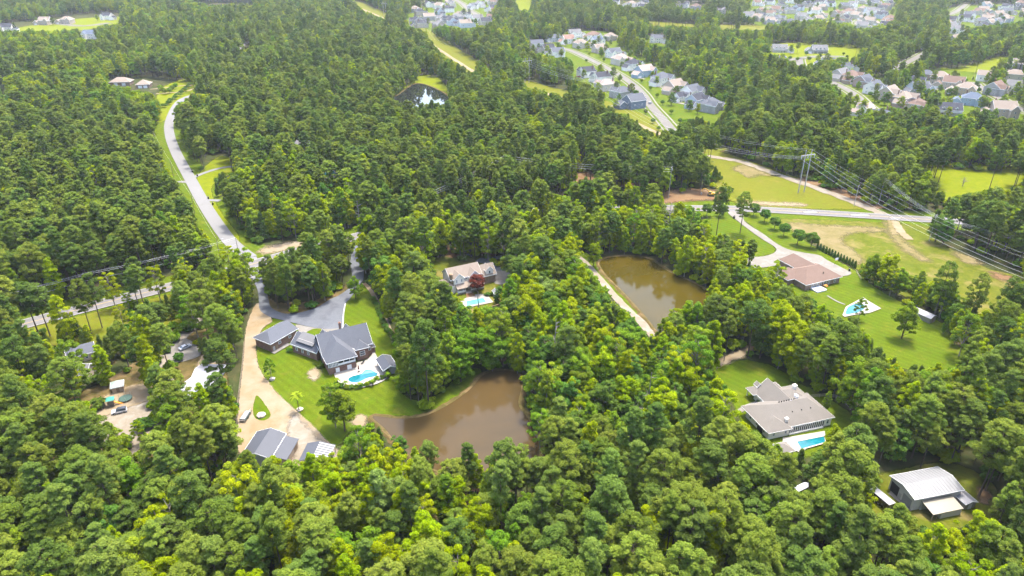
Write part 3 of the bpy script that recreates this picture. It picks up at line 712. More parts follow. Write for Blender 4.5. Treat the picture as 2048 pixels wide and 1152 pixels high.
# --- where the photo shows open ground or roofs: no forest tree may stand in the way
def k2(l): return [(440 + x / 4.6, 680 + y / 4.6) for x, y in l]
KEEP = [
 [(508,560),(520,575),(522,605),(545,625),(590,630),(650,616),(690,590),(706,580),(706,535),(722,535),(728,570),(745,580),(790,690),(778,710),(786,760),(800,800),(860,822),(905,795),(940,760),(960,748),(1030,742),(1042,765),(1036,805),(1055,850),(1060,882),(900,885),(790,878),(740,838),(690,865),(672,905),(610,912),(560,905),(515,895),(478,882),(480,800),(490,660),(508,620)],
 [(330,245),(352,212),(350,270),(368,318),(398,372),(432,430),(468,478),(500,505),(480,515),(440,512),(405,455),(372,395),(335,335),(312,285),(308,250)],
 [(392,348),(458,330),(465,340),(425,350),(432,400),(462,445),(470,475),(430,420)], [(412,318),(440,308),(465,318),(450,332),(420,335)],
 [(50,645),(130,622),(230,595),(232,612),(130,640),(60,660)], [(262,588),(345,563),(348,575),(265,602)], [(160,640),(240,620),(260,640),(190,660)],
 [(520,492),(600,482),(605,492),(530,506)],
 [(880,545),(893,528),(960,522),(1018,543),(1016,565),(990,578),(986,612),(932,620),(925,592),(895,562)], [(868,520),(905,512),(900,530),(872,545)],
 [(1160,512),(1180,508),(1200,516),(1240,512),(1290,515),(1345,546),(1405,574),(1412,590),(1380,600),(1330,630),(1312,655),(1305,672),(1250,615)],
 [(1412,437),(1455,430),(1475,412),(1540,412),(1700,412),(1845,428),(1845,450),(1990,525),(2045,545),(2045,600),(1960,620),(1900,560),(1780,535),(1725,520),(1716,545),(1740,580),(1800,605),(1880,650),(1920,690),(1915,728),(1820,733),(1770,700),(1720,650),(1650,605),(1575,560),(1570,530),(1480,522),(1540,508),(1510,480),(1430,470)],
 [(1408,302),(1450,304),(1560,345),(1610,362),(1690,392),(1745,412),(1760,420),(1540,415),(1490,395),(1455,360)],
 [(1855,335),(2048,348),(2048,368),(1960,382),(1900,392)], [(1390,405),(1480,405),(1480,418),(1390,418)],
 [(1432,738),(1470,722),(1530,730),(1560,775),(1590,768),(1650,800),(1700,830),(1714,855),(1675,868),(1640,885),(1600,898),(1540,885),(1490,835),(1470,800)], [(1410,718),(1500,690),(1512,692),(1470,722)],
 [(1783,950),(1880,932),(1932,978),(1955,1002),(1955,1030),(1905,1042),(1855,1038),(1825,1025),(1800,1008),(1778,992)], [(1745,975),(1765,975),(1770,1010),(1750,1010)],
 [(200,835),(240,810),(290,808),(300,820),(260,845),(205,855)], [(212,800),(240,770),(255,785),(245,808)], [(364,735),(395,732),(398,780),(366,778)], [(355,680),(395,655),(392,668),(352,700)],
 [(785,200),(835,165),(840,150),(878,158),(898,185),(888,207),(805,206)],
 [(1110,85),(1140,60),(1200,62),(1240,70),(1200,85),(1212,92),(1240,95),(1300,130),(1345,150),(1410,190),(1450,218),(1430,232),(1380,235),(1330,245),(1290,235),(1215,212),(1215,185),(1175,165),(1145,150),(1150,118),(1110,110),(1060,100),(1055,85),(1080,82)],
 [(1290,72),(1332,72),(1330,92),(1292,86)],
 [(1685,140),(1720,145),(1790,180),(1850,205),(1845,215),(1780,212),(1750,222),(1700,235),(1705,200),(1680,180),(1660,162)],
 [(1850,142),(1890,140),(1960,172),(2048,210),(2048,238),(1990,232),(1975,215),(1935,222),(1900,235),(1875,220),(1880,200),(1920,205),(1890,185),(1850,172)], [(2010,145),(2048,150),(2048,175),(2015,172)],
 [(1540,88),(1580,86),(1640,92),(1720,98),(1720,110),(1640,118),(1600,130),(1560,112),(1540,105)], [(1785,135),(1840,108),(1842,116),(1800,140)],
 [(1860,142),(1930,135),(2005,112),(2025,118),(1990,138),(1930,148)],
 [(815,30),(850,15),(905,4),(960,6),(985,45),(935,58),(880,50),(855,60),(820,50)], [(880,-2),(1000,-2),(985,20),(900,15)], [(1030,-2),(1065,-2),(1058,20),(1040,20)],
 [(1500,0),(1560,0),(1600,14),(1660,0),(1790,0),(1790,40),(1740,56),(1700,50),(1640,36),(1570,44),(1515,40)], [(1895,14),(1990,8),(2048,8),(2048,40),(1985,52),(1935,50),(1905,60)], [(1668,30),(1690,20),(1720,40),(1745,18),(1780,30),(1780,45),(1740,55),(1710,55),(1680,42)], [(1500,5),(1560,5),(1590,15),(1560,25),(1515,28)], [(1515,30),(1565,38),(1560,48),(1515,44)],
 [(1925,25),(1990,20),(1992,48),(1940,55)], [(1902,55),(1925,52),(1928,66),(1905,78),(1895,70)], [(1225,0),(1310,0),(1280,15),(1240,12)], [(1345,5),(1410,8),(1400,18),(1360,15)], [(1430,18),(1455,18),(1450,25)], [(1480,22),(1510,25),(1505,35)],
 [(212,160),(310,155),(385,168),(390,185),(352,212),(312,200),(305,185),(225,172)], [(0,48),(70,42),(150,30),(240,25),(240,46),(150,58),(50,62),(0,60)], [(160,65),(195,65),(195,78),(165,78)],
 [(862,85),(880,86),(955,136),(942,146),(900,118)], [(705,2),(725,5),(775,32),(765,36),(730,22)], [(380,0),(505,0),(505,9),(420,9)], [(0,150),(10,150),(10,192),(0,192)],
 [(1150,350),(1190,351),(1190,358),(1150,357)], [(885,812),(905,790),(925,765),(945,742),(960,745),(940,772),(905,802)], [(1310,395),(1440,378),(1440,394),(1330,404)], [(474,98),(498,84),(500,92),(480,102)], [(1040,160),(1065,162),(1140,185),(1120,188),(1050,172)],
 [(1290,42),(1390,48),(1390,54),(1310,50)], [(1430,48),(1530,52),(1530,60),(1440,56)], [(1395,225),(1440,232),(1420,245)], [(1280,248),(1345,250),(1340,258),(1300,262)],
]
KP = [np.array(k, dtype=float) for k in KEEP]
def inside(poly, x, y):
    n = len(poly); c = np.zeros(x.shape, bool); j = n - 1
    for i in range(n):
        xi, yi = poly[i]; xj, yj = poly[j]
        cond = ((yi > y) != (yj > y)) & (x < (xj - xi) * (y - yi) / (yj - yi + 1e-12) + xi)
        c ^= cond; j = i
    return c
def blocked(x, y, h, cr, base, f=0.8):
    """would a tree here cover one of the open places seen in the photo?"""
    bad = np.zeros(x.shape, bool)
    bx, by, bz = PX(x, y, np.zeros_like(x)); tx, ty, tz = PX(x, y, h)
    S = [(bx, by)]
    for fz, fr in ((base / h + 0.03, 0.45), (0.45, 1), (0.6, 1), (0.75, 0.9), (0.9, 0.6), (0.985, 0)):
        cx, cyy, cz = PX(x, y, h * fz)
        w = cr * f * fr * FOC / cz
        S += [(cx - w, cyy), (cx, cyy), (cx + w, cyy)]
    for poly in KP:
        x0, y0 = poly.min(0); x1, y1 = poly.max(0)
        near = (bx > x0 - 140) & (bx < x1 + 140) & (by > y0 - 10) & (ty < y1 + 10)
        idx = np.nonzero(near)[0]
        if len(idx) == 0: continue
        b = np.zeros(len(idx), bool)
        for sx, sy in S: b |= inside(poly, sx[idx], sy[idx])
        bad[idx] |= b
    return bad

# ground that must stay free of stems: water, roads, buildings
STEMFREE = [MUD, GREEN, [(785,200),(800,188),(832,168),(862,174),(892,190),(905,206),(890,222),(850,228),(800,220)], SAND_DRIVE, ASPH]
SFW = [np.array([tuple(v.xy) for v in catmull([G(*p) for p in poly], 4)]) for poly in STEMFREE]
LINES = []
for line, w in [(ROAD_N, 9), (ROAD_W, 12.5), (CORR, 17)] + [(s, 9) for s in STREETS] + [([(1062,438),(1068,462),(1082,480),(1110,492),(1140,505),(1165,522),(1205,565),(1245,610),(1285,648),(1310,680)], 3.5), ([(712,522),(716,500),(735,478),(760,464)], 5),
                [(0,0),0]][:-1]:
    LINES.append((np.array([tuple(v.xy) for v in catmull([G(*p) for p in line], 6, closed=False)]), w))
BUILT = []       # (x, y, radius) of buildings, filled by the builders
def free_of_stems(x, y):
    ok = np.ones(x.shape, bool)
    for poly in SFW: ok &= ~inside(poly, x, y)
    for pts, w in LINES:
        d = np.full(x.shape, 1e9)
        for a, b in zip(pts[:-1], pts[1:]):
            ab = b - a; t = np.clip(((x - a[0]) * ab[0] + (y - a[1]) * ab[1]) / (ab @ ab + 1e-9), 0, 1)
            d = np.minimum(d, np.hypot(x - a[0] - t * ab[0], y - a[1] - t * ab[1]))
        ok &= d > w
    for bx, by, r in BUILT: ok &= np.hypot(x - bx, y - by) > r
    return ok

def scatter(rs, ymin, ymax, step, jit):
    """jittered grid over the ground the camera can see"""
    xs, ys = [], []
    y = ymin
    while y < ymax:
        half = 0.80 * (y * CP + CAM_H * SP) + 25
        n = int(2 * half / step)
        xx = -half + (np.arange(n) + 0.5 * (int(y / step) % 2)) * step
        xs.append(xx + rs.uniform(-jit, jit, n) * step); ys.append(y + rs.uniform(-jit, jit, n) * step)
        y += step * 0.87
    return np.concatenate(xs), np.concatenate(ys)

PINE_MAP = [  # photo rectangles (base of the tree) and the share of pines there
 ((-200, 260, 480, 620), .9), ((430, 230, 1420, 420), .82), ((420, 100, 1050, 240), .6), ((1000, 930, 2300, 1400), .88), ((-300, 860, 480, 1400), .62), ((480, 900, 1000, 1400), .4),
 ((850, 600, 1560, 930), .16), ((1060, 420, 1420, 560), .3), ((1380, 470, 1560, 600), .35), ((1500, 560, 1800, 760), .2), ((1560, 640, 2300, 940), .5), ((600, 420, 1060, 620), .45), ((1600, 240, 2300, 420), .62),
 ((1850, 440, 2300, 560), .8), ((780, 540, 900, 760), .5), ((0, 600, 480, 860), .5), ((1300, 240, 1700, 330), .7), ((-300, -50, 420, 260), .28), ((1000, 60, 1640, 240), .3), ((1500, -60, 2300, 130), .35)]
def pine_share(px, py):
    s = np.full(px.shape, 0.5)
    for (x0, y0, x1, y1), v in PINE_MAP:
        m = (px >= x0) & (px < x1) & (py >= y0) & (py < y1); s[m] = v
    return s

FORMS = {   # form index -> (kind, seed, material)
 'pine': [('pine', 101, 'leaf_pine'), ('pine', 102, 'leaf_pine'), ('pine', 103, 'leaf_pine_dark'), ('pine', 104, 'leaf_pine_dark'), ('pine', 105, 'leaf_pine'), ('slim_pine', 106, 'leaf_pine'), ('slim_pine', 107, 'leaf_pine_dark')],
 'ypine': [('young_pine', 111, 'leaf_pine_dark'), ('young_pine', 112, 'leaf_pine')],
 'hard': [('round', 121, 'leaf_mid'), ('round', 122, 'leaf_deep'), ('round', 123, 'leaf_bright'), ('spire', 131, 'leaf_bright'), ('spire', 132, 'leaf_mid'), ('spire', 133, 'leaf_bright'), ('open', 141, 'leaf_bright'), ('round', 124, 'leaf_mid'), ('open', 142, 'leaf_mid'), ('round', 125, 'leaf_deep')],
 'shrub': [('shrub', 151, 'leaf_mid'), ('shrub', 152, 'leaf_bright'), ('shrub', 153, 'leaf_deep')],
}
FLAT = [(g,) + f for g in ('pine', 'ypine', 'hard', 'shrub') for f in FORMS[g]]
IDX = {g: [i for i, f in enumerate(FLAT) if f[0] == g] for g in FORMS}

def grow_forest():
    rs = np.random.RandomState(5)
    xs, ys = [], []
    for y0, y1, st in ((60, 330, 6.0), (330, 700, 7.0), (700, 1300, 8.6), (1300, 2300, 10.5)):
        a, b = scatter(rs, y0, y1, st * 0.98, 0.5); xs.append(a); ys.append(b)
    x = np.concatenate(xs); y = np.concatenate(ys)
    px, py, Z = PX(x, y, np.zeros_like(x))
    ok = (Z > 60) & (py < 1480) & (px > -260) & (px < 2300)
    x, y, px, py, Z = (a[ok] for a in (x, y, px, py, Z))
    ok = free_of_stems(x, y); x, y, px, py, Z = (a[ok] for a in (x, y, px, py, Z))
    n = len(x)
    big = np.sin(x * 0.021 + 1.3) * np.cos(y * 0.017) + 0.6 * np.sin(x * 0.05 + y * 0.043)
    share = np.clip(pine_share(px, py) + 0.16 * big, 0.03, 0.97)
    isp = rs.random(n) < share
    form = np.zeros(n, int)
    u = rs.random(n)
    form[isp] = np.array(IDX['pine'])[(rs.random(isp.sum()) * len(IDX['pine'])).astype(int)]
    yp = isp & (u < 0.05); form[yp] = np.array(IDX['ypine'])[(rs.random(yp.sum()) * 2).astype(int)]
    hd = ~isp
    w = np.array([.11, .07, .16, .16, .07, .12, .12, .09, .07, .03])
    form[hd] = rs.choice(IDX['hard'], hd.sum(), p=w / w.sum())
    # deep, darker hardwoods near the middle of the photo and far off
    dk = hd & (((px > 850) & (px < 1560) & (py > 600) & (py < 930)) | (py < 260)) & (rs.random(n) < 0.45)
    form[dk] = np.array(IDX['hard'])[rs.choice([0, 1, 7, 9, 4], dk.sum())]
    br = hd & (((px > 330) & (px < 1020) & (py > 850)) | ((px > 60) & (px < 520) & (py > 560) & (py < 860)) | ((px > 1380) & (px < 1760) & (py > 520) & (py < 760))) & (rs.random(n) < 0.5)
    form[br] = np.array(IDX['hard'])[rs.choice([2, 3, 5, 6], br.sum())]
    sc = rs.uniform(0.66, 1.2, n) * (1 + 0.1 * np.sin(x * 0.031 + 2) * np.sin(y * 0.027)) * (1 + np.clip((Z - 500) / 4000, 0, 0.22))
    H0 = np.array([proto(*f[1:3], 'lo', f[3])[2] for f in FLAT]); C0 = np.array([proto(*f[1:3], 'lo', f[3])[3] for f in FLAT]); B0 = np.array([proto(*f[1:3], 'lo', f[3])[4] for f in FLAT])
    alive = np.zeros(n, bool)
    yard = inside(np.array([(60,860),(130,800),(230,740),(300,690),(340,640),(440,620),(470,700),(470,880),(350,1000),(220,1000),(120,940)], float), px, py)
    thin = yard & (rs.random(n) < 0.55)
    keepf = yard & ~thin; form[keepf] = rs.choice(IDX['pine'][:3] + [IDX['hard'][6], IDX['hard'][8], IDX['hard'][5]], keepf.sum())
    for shrink in (1.0, 0.72, 0.5):
        todo = np.nonzero(~alive)[0]
        if shrink < 0.8:
            form[todo] = np.where(np.isin(form[todo], IDX['pine']), rs.choice(IDX['ypine'], len(todo)), form[todo])
        s = sc[todo] * shrink
        b = blocked(x[todo], y[todo], H0[form[todo]] * s, C0[form[todo]] * s, B0[form[todo]] * s)
        good = todo[~b]; sc[good] *= shrink; alive[good] = True
        if shrink < 0.8: alive[good] = rs.random(len(good)) < 0.8
    alive &= ~thin
    x, y, Z, form, sc = (a[alive] for a in (x, y, Z, form, sc))
    # undergrowth between the stems
    sx, sy = scatter(rs, 70, 620, 5.2, 0.5)
    k = free_of_stems(sx, sy) & (rs.random(len(sx)) < 0.5); sx, sy = sx[k], sy[k]
    ss = rs.uniform(0.6, 1.5, len(sx)); k = ~blocked(sx, sy, 3.0 * ss, 2.0 * ss, 0.1 + 0 * ss, 1.0); sx, sy, ss = sx[k], sy[k], ss[k]
    return x, y, Z, form, sc, sx, sy, ss

def choose_individuals(x, y, form, sc, n_each):
    """the trees that show largest: paint discs front to back on a coarse picture"""
    W, Hh = 512, 288; seen = np.zeros((Hh, W), bool); vis = np.zeros(len(x))
    order = np.argsort(y)
    H0 = np.array([proto(*f[1:3], 'lo', f[3])[2] for f in FLAT]); C0 = np.array([proto(*f[1:3], 'lo', f[3])[3] for f in FLAT]); B0 = np.array([proto(*f[1:3], 'lo', f[3])[4] for f in FLAT])
    yy, xx = np.mgrid[0:Hh, 0:W]
    for i in order[:4200]:
        h, cr, b = H0[form[i]] * sc[i], C0[form[i]] * sc[i], B0[form[i]] * sc[i]
        cx, cyy, cz = PX(x[i], y[i], (h + b) / 2); rx = cr * FOC / cz / 4 * 0.9; ry = ((h - b) / 2 * CP + cr * 0.4) * FOC / cz / 4
        cx, cyy = cx / 4, cyy / 4
        x0, x1, y0, y1 = int(max(0, cx - rx)), int(min(W, cx + rx + 1)), int(max(0, cyy - ry)), int(min(Hh, cyy + ry + 1))
        if x1 <= x0 or y1 <= y0: continue
        m = (((xx[y0:y1, x0:x1] - cx) / rx) ** 2 + ((yy[y0:y1, x0:x1] - cyy) / ry) ** 2) < 1
        sub = seen[y0:y1, x0:x1]; vis[i] = (m & ~sub).sum(); sub |= m
    pick = []
    g = np.array([0 if FLAT[f][0] in ('pine', 'ypine') else 1 for f in form])
    for k in (0, 1):
        idx = np.nonzero(g == k)[0]; idx = idx[np.argsort(-vis[idx])][:n_each[k]]
        pick += [i for i in idx if vis[i] > 0]
    return pick

def gn_instancer(obj, coll):
    ng = bpy.data.node_groups.new('forest_nodes', 'GeometryNodeTree')
    ng.interface.new_socket('Geometry', in_out='INPUT', socket_type='NodeSocketGeometry')
    ng.interface.new_socket('Geometry', in_out='OUTPUT', socket_type='NodeSocketGeometry')
    N = ng.nodes; L = ng.links
    gi, go = N.new('NodeGroupInput'), N.new('NodeGroupOutput')
    ip, ci = N.new('GeometryNodeInstanceOnPoints'), N.new('GeometryNodeCollectionInfo')
    ci.inputs['Collection'].default_value = coll; ci.inputs['Separate Children'].default_value = True; ci.inputs['Reset Children'].default_value = True
    def attr(nm, ty):
        a = N.new('GeometryNodeInputNamedAttribute'); a.data_type = ty; a.inputs['Name'].default_value = nm; return a.outputs['Attribute']
    L.new(gi.outputs[0], ip.inputs['Points']); L.new(ci.outputs[0], ip.inputs['Instance'])
    ip.inputs['Pick Instance'].default_value = True
    L.new(attr('form', 'INT'), ip.inputs['Instance Index'])
    L.new(attr('rot', 'FLOAT_VECTOR'), ip.inputs['Rotation'])
    L.new(attr('scl', 'FLOAT_VECTOR'), ip.inputs['Scale'])
    L.new(ip.outputs[0], go.inputs[0])
    md = obj.modifiers.new('forest', 'NODES'); md.node_group = ng

MARKS = [(1860, 975, 'the galvanised barn'), (1757, 1000, 'the camper trailer'), (1601, 978, 'the covered boat'), (1590, 830, 'the ranch house'), (1610, 895, 'the ranch pool'), (1700, 830, 'the ranch rail fence'), (1470, 705, 'the sandy clearing'),
 (1500, 760, 'the ranch front lawn'), (1320, 700, 'the pond-side gravel drive'), (1240, 600, 'the olive pond dam'), (1400, 600, 'the olive pond'), (1330, 520, 'the head of the olive pond'), (1030, 800, 'the muddy pond'), (880, 930, 'the lower muddy bank'), (930, 570, 'the white farmhouse'), (960, 610, 'the farmhouse pool'), (1108, 760, 'the tall grey snag'),
 (860, 815, 'the great dark pine'), (760, 740, 'the pool house'), (770, 640, 'the lawn path'), (620, 600, 'the asphalt turning circle'), (715, 525, 'the upper asphalt drive'), (505, 600, 'the sandy drive top'), (480, 800, 'the sandy drive fence'), (540, 905, 'the dark steel barn'), (640, 910, 'the ribbed carport'),
 (240, 830, 'the white parked car'), (235, 785, 'the tan shed'), (380, 760, 'the white metal roofs'), (350, 690, 'the concrete parking pad'), (200, 650, 'the roadside yard'), (120, 630, 'the yellow-lined road'), (400, 560, 'the road junction'), (437, 500, 'the street lamp pole'), (400, 400, 'the pale winding road'), (440, 335, 'the long side driveway'),
 (650, 350, 'the small hidden pool'), (600, 295, 'the grey hidden house'), (565, 495, 'the sandy roadside patch'), (1070, 460, 'the gravel drive entrance'), (1200, 355, 'the red clay clearing'), (1337, 396, 'the transformer pole'), (1421, 392, 'the yellow excavator'), (1480, 450, 'the striped lawn'), (1600, 385, 'the transmission tower'), (1757, 410, 'the four-wire pole'),
 (1870, 480, 'the dark highway evergreens'), (1950, 350, 'the yellow meadow'), (1640, 540, 'the brown roofed house'), (1720, 620, 'the bright blue pool'), (1840, 640, 'the cream shed'), (1800, 720, 'the backyard lawn'), (1960, 700, 'the olive field edge'), (845, 195, 'the dark far pond'), (330, 200, 'the estate lawn'), (1250, 200, 'the dark suburb house')]
MW = [(G(a, b).x, G(a, b).y, c) for a, b, c in MARKS]
def where_label(x, y):
    """which wood a tree stands in, named after what it stands beside"""
    d, c = min((math.hypot(x - a, y - b), n) for a, b, n in MW)
    return ('right beside ' if d < 16 else 'near ' if d < 34 else 'deep in woods beyond ' if d < 70 else 'far into the woods past ') + c

def build_forest():
    x, y, Z, form, sc, sx, sy, ss = grow_forest()
    pick = choose_individuals(x, y, form, sc, (285, 285))
    pset = set(pick); rs = np.random.RandomState(9)
    px, py, _ = PX(x, y, np.zeros_like(x))
    WORD = {'leaf_bright': 'bright yellow-green', 'leaf_mid': 'mid green', 'leaf_deep': 'deep green', 'leaf_pine': 'olive green', 'leaf_pine_dark': 'dark green'}
    SHAPE = {'round': 'rounded leafy tree', 'spire': 'narrow leafy tree', 'open': 'thin leafy tree', 'pine': 'domed pine', 'young_pine': 'pointed young pine', 'slim_pine': 'tall slim pine'}
    for i in pick:
        g, kind, seed, mt = FLAT[form[i]]
        lod = 'hi' if Z[i] < 330 else 'mid'
        nm = 'pine_tree' if g in ('pine', 'ypine') else 'leafy_tree'
        wh = where_label(x[i], y[i])
        e = put_tree(nm, '%s%s %s %s' % ('big ' if sc[i] > 1.05 else 'small ' if sc[i] < 0.8 else '', WORD[mt], SHAPE[kind], wh), 'tree', (x[i], y[i], 0), (kind, seed, lod, mt), sc[i], sc[i] * rs.uniform(0.92, 1.08), rs.uniform(0, 6.28), ('pines ' if nm == 'pine_tree' else 'leafy trees ') + wh)
    # all the others: one mass of woodland
    rest = np.array([i for i in range(len(x)) if i not in pset])
    coll = bpy.data.collections.new('forest_forms')
    names = []
    for li, lod in enumerate(('hi', 'mid', 'lo')):
        for k, f in enumerate(FLAT):
            t, c, h, cr, b = proto(f[1], f[2], 'lo' if (f[0] == 'shrub' and lod != 'hi') else lod, f[3])
            me = c.copy(); me.name = 'form'
            bm = bmesh.new(); bm.from_mesh(c); nf = len(bm.faces); bm.from_mesh(t); bm.faces.ensure_lookup_table()
            for q in range(nf, len(bm.faces)): bm.faces[q].material_index = 1
            bm.to_mesh(me); bm.free()
            if len(me.materials) < 2: me.materials.append(t.materials[0])
            ob = bpy.data.objects.new('form_%03d' % (li * len(FLAT) + k), me); coll.objects.link(ob)
    lodi = np.where(Z[rest] < 330, 0, np.where(Z[rest] < 620, 1, 2))
    sh = rs.choice(IDX['shrub'], len(sx))
    fx = np.concatenate([x[rest], sx]); fy = np.concatenate([y[rest], sy])
    fi = np.concatenate([form[rest] + lodi * len(FLAT), sh + len(FLAT)]).astype(np.int32)
    fs = np.concatenate([sc[rest], ss]); n = len(fx)
    me = bpy.data.meshes.new('woodland'); me.vertices.add(n)
    me.vertices.foreach_set('co', np.stack([fx, fy, np.zeros(n)], 1).astype(np.float32).ravel())
    a = me.attributes.new('form', 'INT', 'POINT'); a.data.foreach_set('value', fi)
    rot = np.zeros((n, 3), np.float32); rot[:, 2] = rs.uniform(0, 6.28, n)
    a = me.attributes.new('rot', 'FLOAT_VECTOR', 'POINT'); a.data.foreach_set('vector', rot.ravel())
    scl = np.repeat(fs[:, None], 3, 1); scl[:, 2] *= rs.uniform(0.9, 1.1, n)
    a = me.attributes.new('scl', 'FLOAT_VECTOR', 'POINT'); a.data.foreach_set('vector', scl.astype(np.float32).ravel())
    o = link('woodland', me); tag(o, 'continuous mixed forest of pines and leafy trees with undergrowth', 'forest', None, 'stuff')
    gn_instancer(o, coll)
    print('FOREST', len(x), 'trees,', len(pick), 'single,', len(sx), 'shrubs')
# ---------------------------------------------------------------- buildings
WALLS = {'white': (0.76, 0.71, 0.62), 'cream': (0.44, 0.39, 0.3), 'beige': (0.38, 0.31, 0.24), 'blue': (0.24, 0.31, 0.36), 'slate': (0.11, 0.14, 0.18), 'grey': (0.3, 0.29, 0.27), 'pink': (0.33, 0.24, 0.2), 'paleblue': (0.42, 0.45, 0.48), 'tan': (0.37, 0.28, 0.19)}
ROOFS = {'dark': (0.042, 0.044, 0.054), 'slate': (0.082, 0.088, 0.102), 'grey': (0.125, 0.124, 0.126), 'tan': (0.19, 0.158, 0.13), 'brown': (0.135, 0.094, 0.075), 'red': (0.19, 0.12, 0.095), 'pink': (0.24, 0.19, 0.165), 'blue': (0.085, 0.105, 0.14)}
for k, c in WALLS.items(): M['wall_' + k] = plain('wall_' + k, c, 0.8, 0.12)
for k, c in ROOFS.items(): M['roof_' + k] = shingle('roof_' + k, c)
M['trim'] = plain('white_trim', (0.7, 0.69, 0.67), 0.6, 0.08)
M['glass'] = glass_mat('window_glass')
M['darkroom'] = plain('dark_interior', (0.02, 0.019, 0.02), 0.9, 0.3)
M['brick'] = brick_mat('red_brick', (0.155, 0.075, 0.05), (0.2, 0.1, 0.065), (0.24, 0.2, 0.17))
M['brick_tan'] = brick_mat('tan_brick', (0.2, 0.13, 0.085), (0.25, 0.165, 0.11), (0.28, 0.23, 0.19))
M['metal_light'] = plain('galvanised_roof', (0.148, 0.152, 0.156), 0.5, 0.2, 0.25, 0.0, 0.3)
M['metal_cream'] = plain('cream_metal', (0.173, 0.158, 0.121), 0.5, 0.12, 0.5)
M['metal_wall'] = plain('pale_metal_siding', (0.42, 0.405, 0.36), 0.6, 0.14, 0.5)
M['metal_dark'] = plain('dark_metal_roof', (0.042, 0.046, 0.056), 0.6, 0.12, 0.4, 0.0, 0.25)
M['metal_white'] = plain('white_metal_roof', (0.189, 0.189, 0.194), 0.4, 0.08, 0.4, 0.1)
M['wood'] = plain('timber', (0.23, 0.16, 0.095), 0.85, 0.3, 1.0)
M['wood_grey'] = plain('weathered_timber', (0.27, 0.23, 0.18), 0.9, 0.3, 1.0)
M['pole_grey'] = plain('pole_wood', (0.33, 0.31, 0.28), 0.85, 0.25, 1.0)
M['pole_brown'] = plain('dark_pole_wood', (0.16, 0.125, 0.09), 0.85, 0.25, 1.0)
M['steel'] = plain('steel', (0.4, 0.42, 0.43), 0.4, 0.1, 1.0, 0.6)
M['black'] = plain('black_plastic', (0.015, 0.015, 0.016), 0.5, 0.2)
M['wire'] = plain('wire_aluminium', (0.400, 0.408, 0.400), 0.4, 0.05, 1.0, 0.3)
M['car_white'] = plain('white_car_paint', (0.55, 0.55, 0.56), 0.25, 0.04, spec=0.6)
M['car_red'] = plain('red_car_paint', (0.3, 0.03, 0.02), 0.25, 0.04, spec=0.6)
M['car_black'] = plain('black_car_paint', (0.02, 0.021, 0.024), 0.2, 0.04, spec=0.6)
M['car_grey'] = plain('silver_car_paint', (0.3, 0.31, 0.33), 0.25, 0.04, spec=0.6)
M['rubber'] = plain('tyre_rubber', (0.015, 0.015, 0.015), 0.9, 0.2)
M['amber'] = plain('machine_yellow', (0.42, 0.24, 0.015), 0.5, 0.1)
M['orange'] = plain('orange_plastic', (0.45, 0.17, 0.01), 0.5, 0.1)
M['teal'] = plain('teal_plastic', (0.03, 0.2, 0.16), 0.5, 0.1)
M['green_box'] = plain('dark_green_paint', (0.02, 0.05, 0.035), 0.5, 0.15)
M['tarp'] = plain('pale_tarp', (0.5, 0.52, 0.58), 0.4, 0.1)
M['stone'] = plain('pale_stone', (0.36, 0.31, 0.26), 0.9, 0.3, 1.5)
M['maroon_cloth'] = plain('maroon_cloth', (0.09, 0.015, 0.02), 0.8, 0.2)
CACHE = {}

def bld(name, label, cat, pa, pb, z=0.0, group=None, rad=None, origin=None, ang=None):
    """Empty at the ground corner below pixel pa; its x axis runs towards pb"""
    if origin is None:
        a, b = G(*pa, z), G(*pb, z); ang = math.atan2(b.y - a.y, b.x - a.x); origin = (a.x, a.y, 0)
    return thing(name, label, cat, (origin[0], origin[1], 0), ang, group)

def note_built(e, x0, x1, y0, y1, pad=4.0):
    m = Matrix.Rotation(e.rotation_euler[2], 4, 'Z'); c = m @ Vector(((x0+x1)/2, (y0+y1)/2, 0))
    BUILT.append((e.location.x + c.x, e.location.y + c.y, math.hypot(x1-x0, y1-y0) / 2 + pad))

def wall(par, x0, x1, y0, y1, h, mat, gable=None, rise=0.0, z0=-0.3, name='wall'):
    m = MB()
    if gable == 'x': m.prism([(y0, z0), (y1, z0), (y1, h), ((y0+y1)/2, h + rise), (y0, h)], x0, x1, 'x')
    elif gable == 'y': m.prism([(x0, z0), (x1, z0), (x1, h), ((x0+x1)/2, h + rise), (x0, h)], y0, y1, 'y')
    else: m.box(x0, x1, y0, y1, z0, h)
    return m.build(name, mat, par)

def roof_gable(par, x0, x1, y0, y1, z, rise, axis, mat, o=0.5, t=0.28, name='roof', trim=True):
    a0, a1, b0, b1 = (x0 - o, x1 + o, y0, y1) if axis == 'x' else (y0 - o, y1 + o, x0, x1)
    half = (b1 - b0) / 2; dz = rise * o / half
    prof = [(b0 - o, z - dz + t), ((b0+b1)/2, z + rise + t), (b1 + o, z - dz + t), (b1 + o, z - dz), ((b0+b1)/2, z + rise), (b0 - o, z - dz)]
    m = MB(); m.prism(prof, a0, a1, axis); r = m.build(name, mat, par)
    if trim:
        mt = MB(); e = 0.05
        for bb in (b0 - o - e, b1 + o):
            if axis == 'x': mt.box(a0 - e, a1 + e, bb, bb + e, z - dz - 0.12, z - dz + t + 0.02)
            else: mt.box(bb, bb + e, a0 - e, a1 + e, z - dz - 0.12, z - dz + t + 0.02)
        for aa in (a0 - e, a1):                      # barge boards
            mt.prism([(b0 - o, z - dz - 0.1), ((b0+b1)/2, z + rise - 0.1), (b1 + o, z - dz - 0.1), (b1 + o, z - dz + t + .03), ((b0+b1)/2, z + rise + t + .03), (b0 - o, z - dz + t + .03)], aa, aa + e, axis)
        mt.build('fascia', M['trim'], r)
    return r

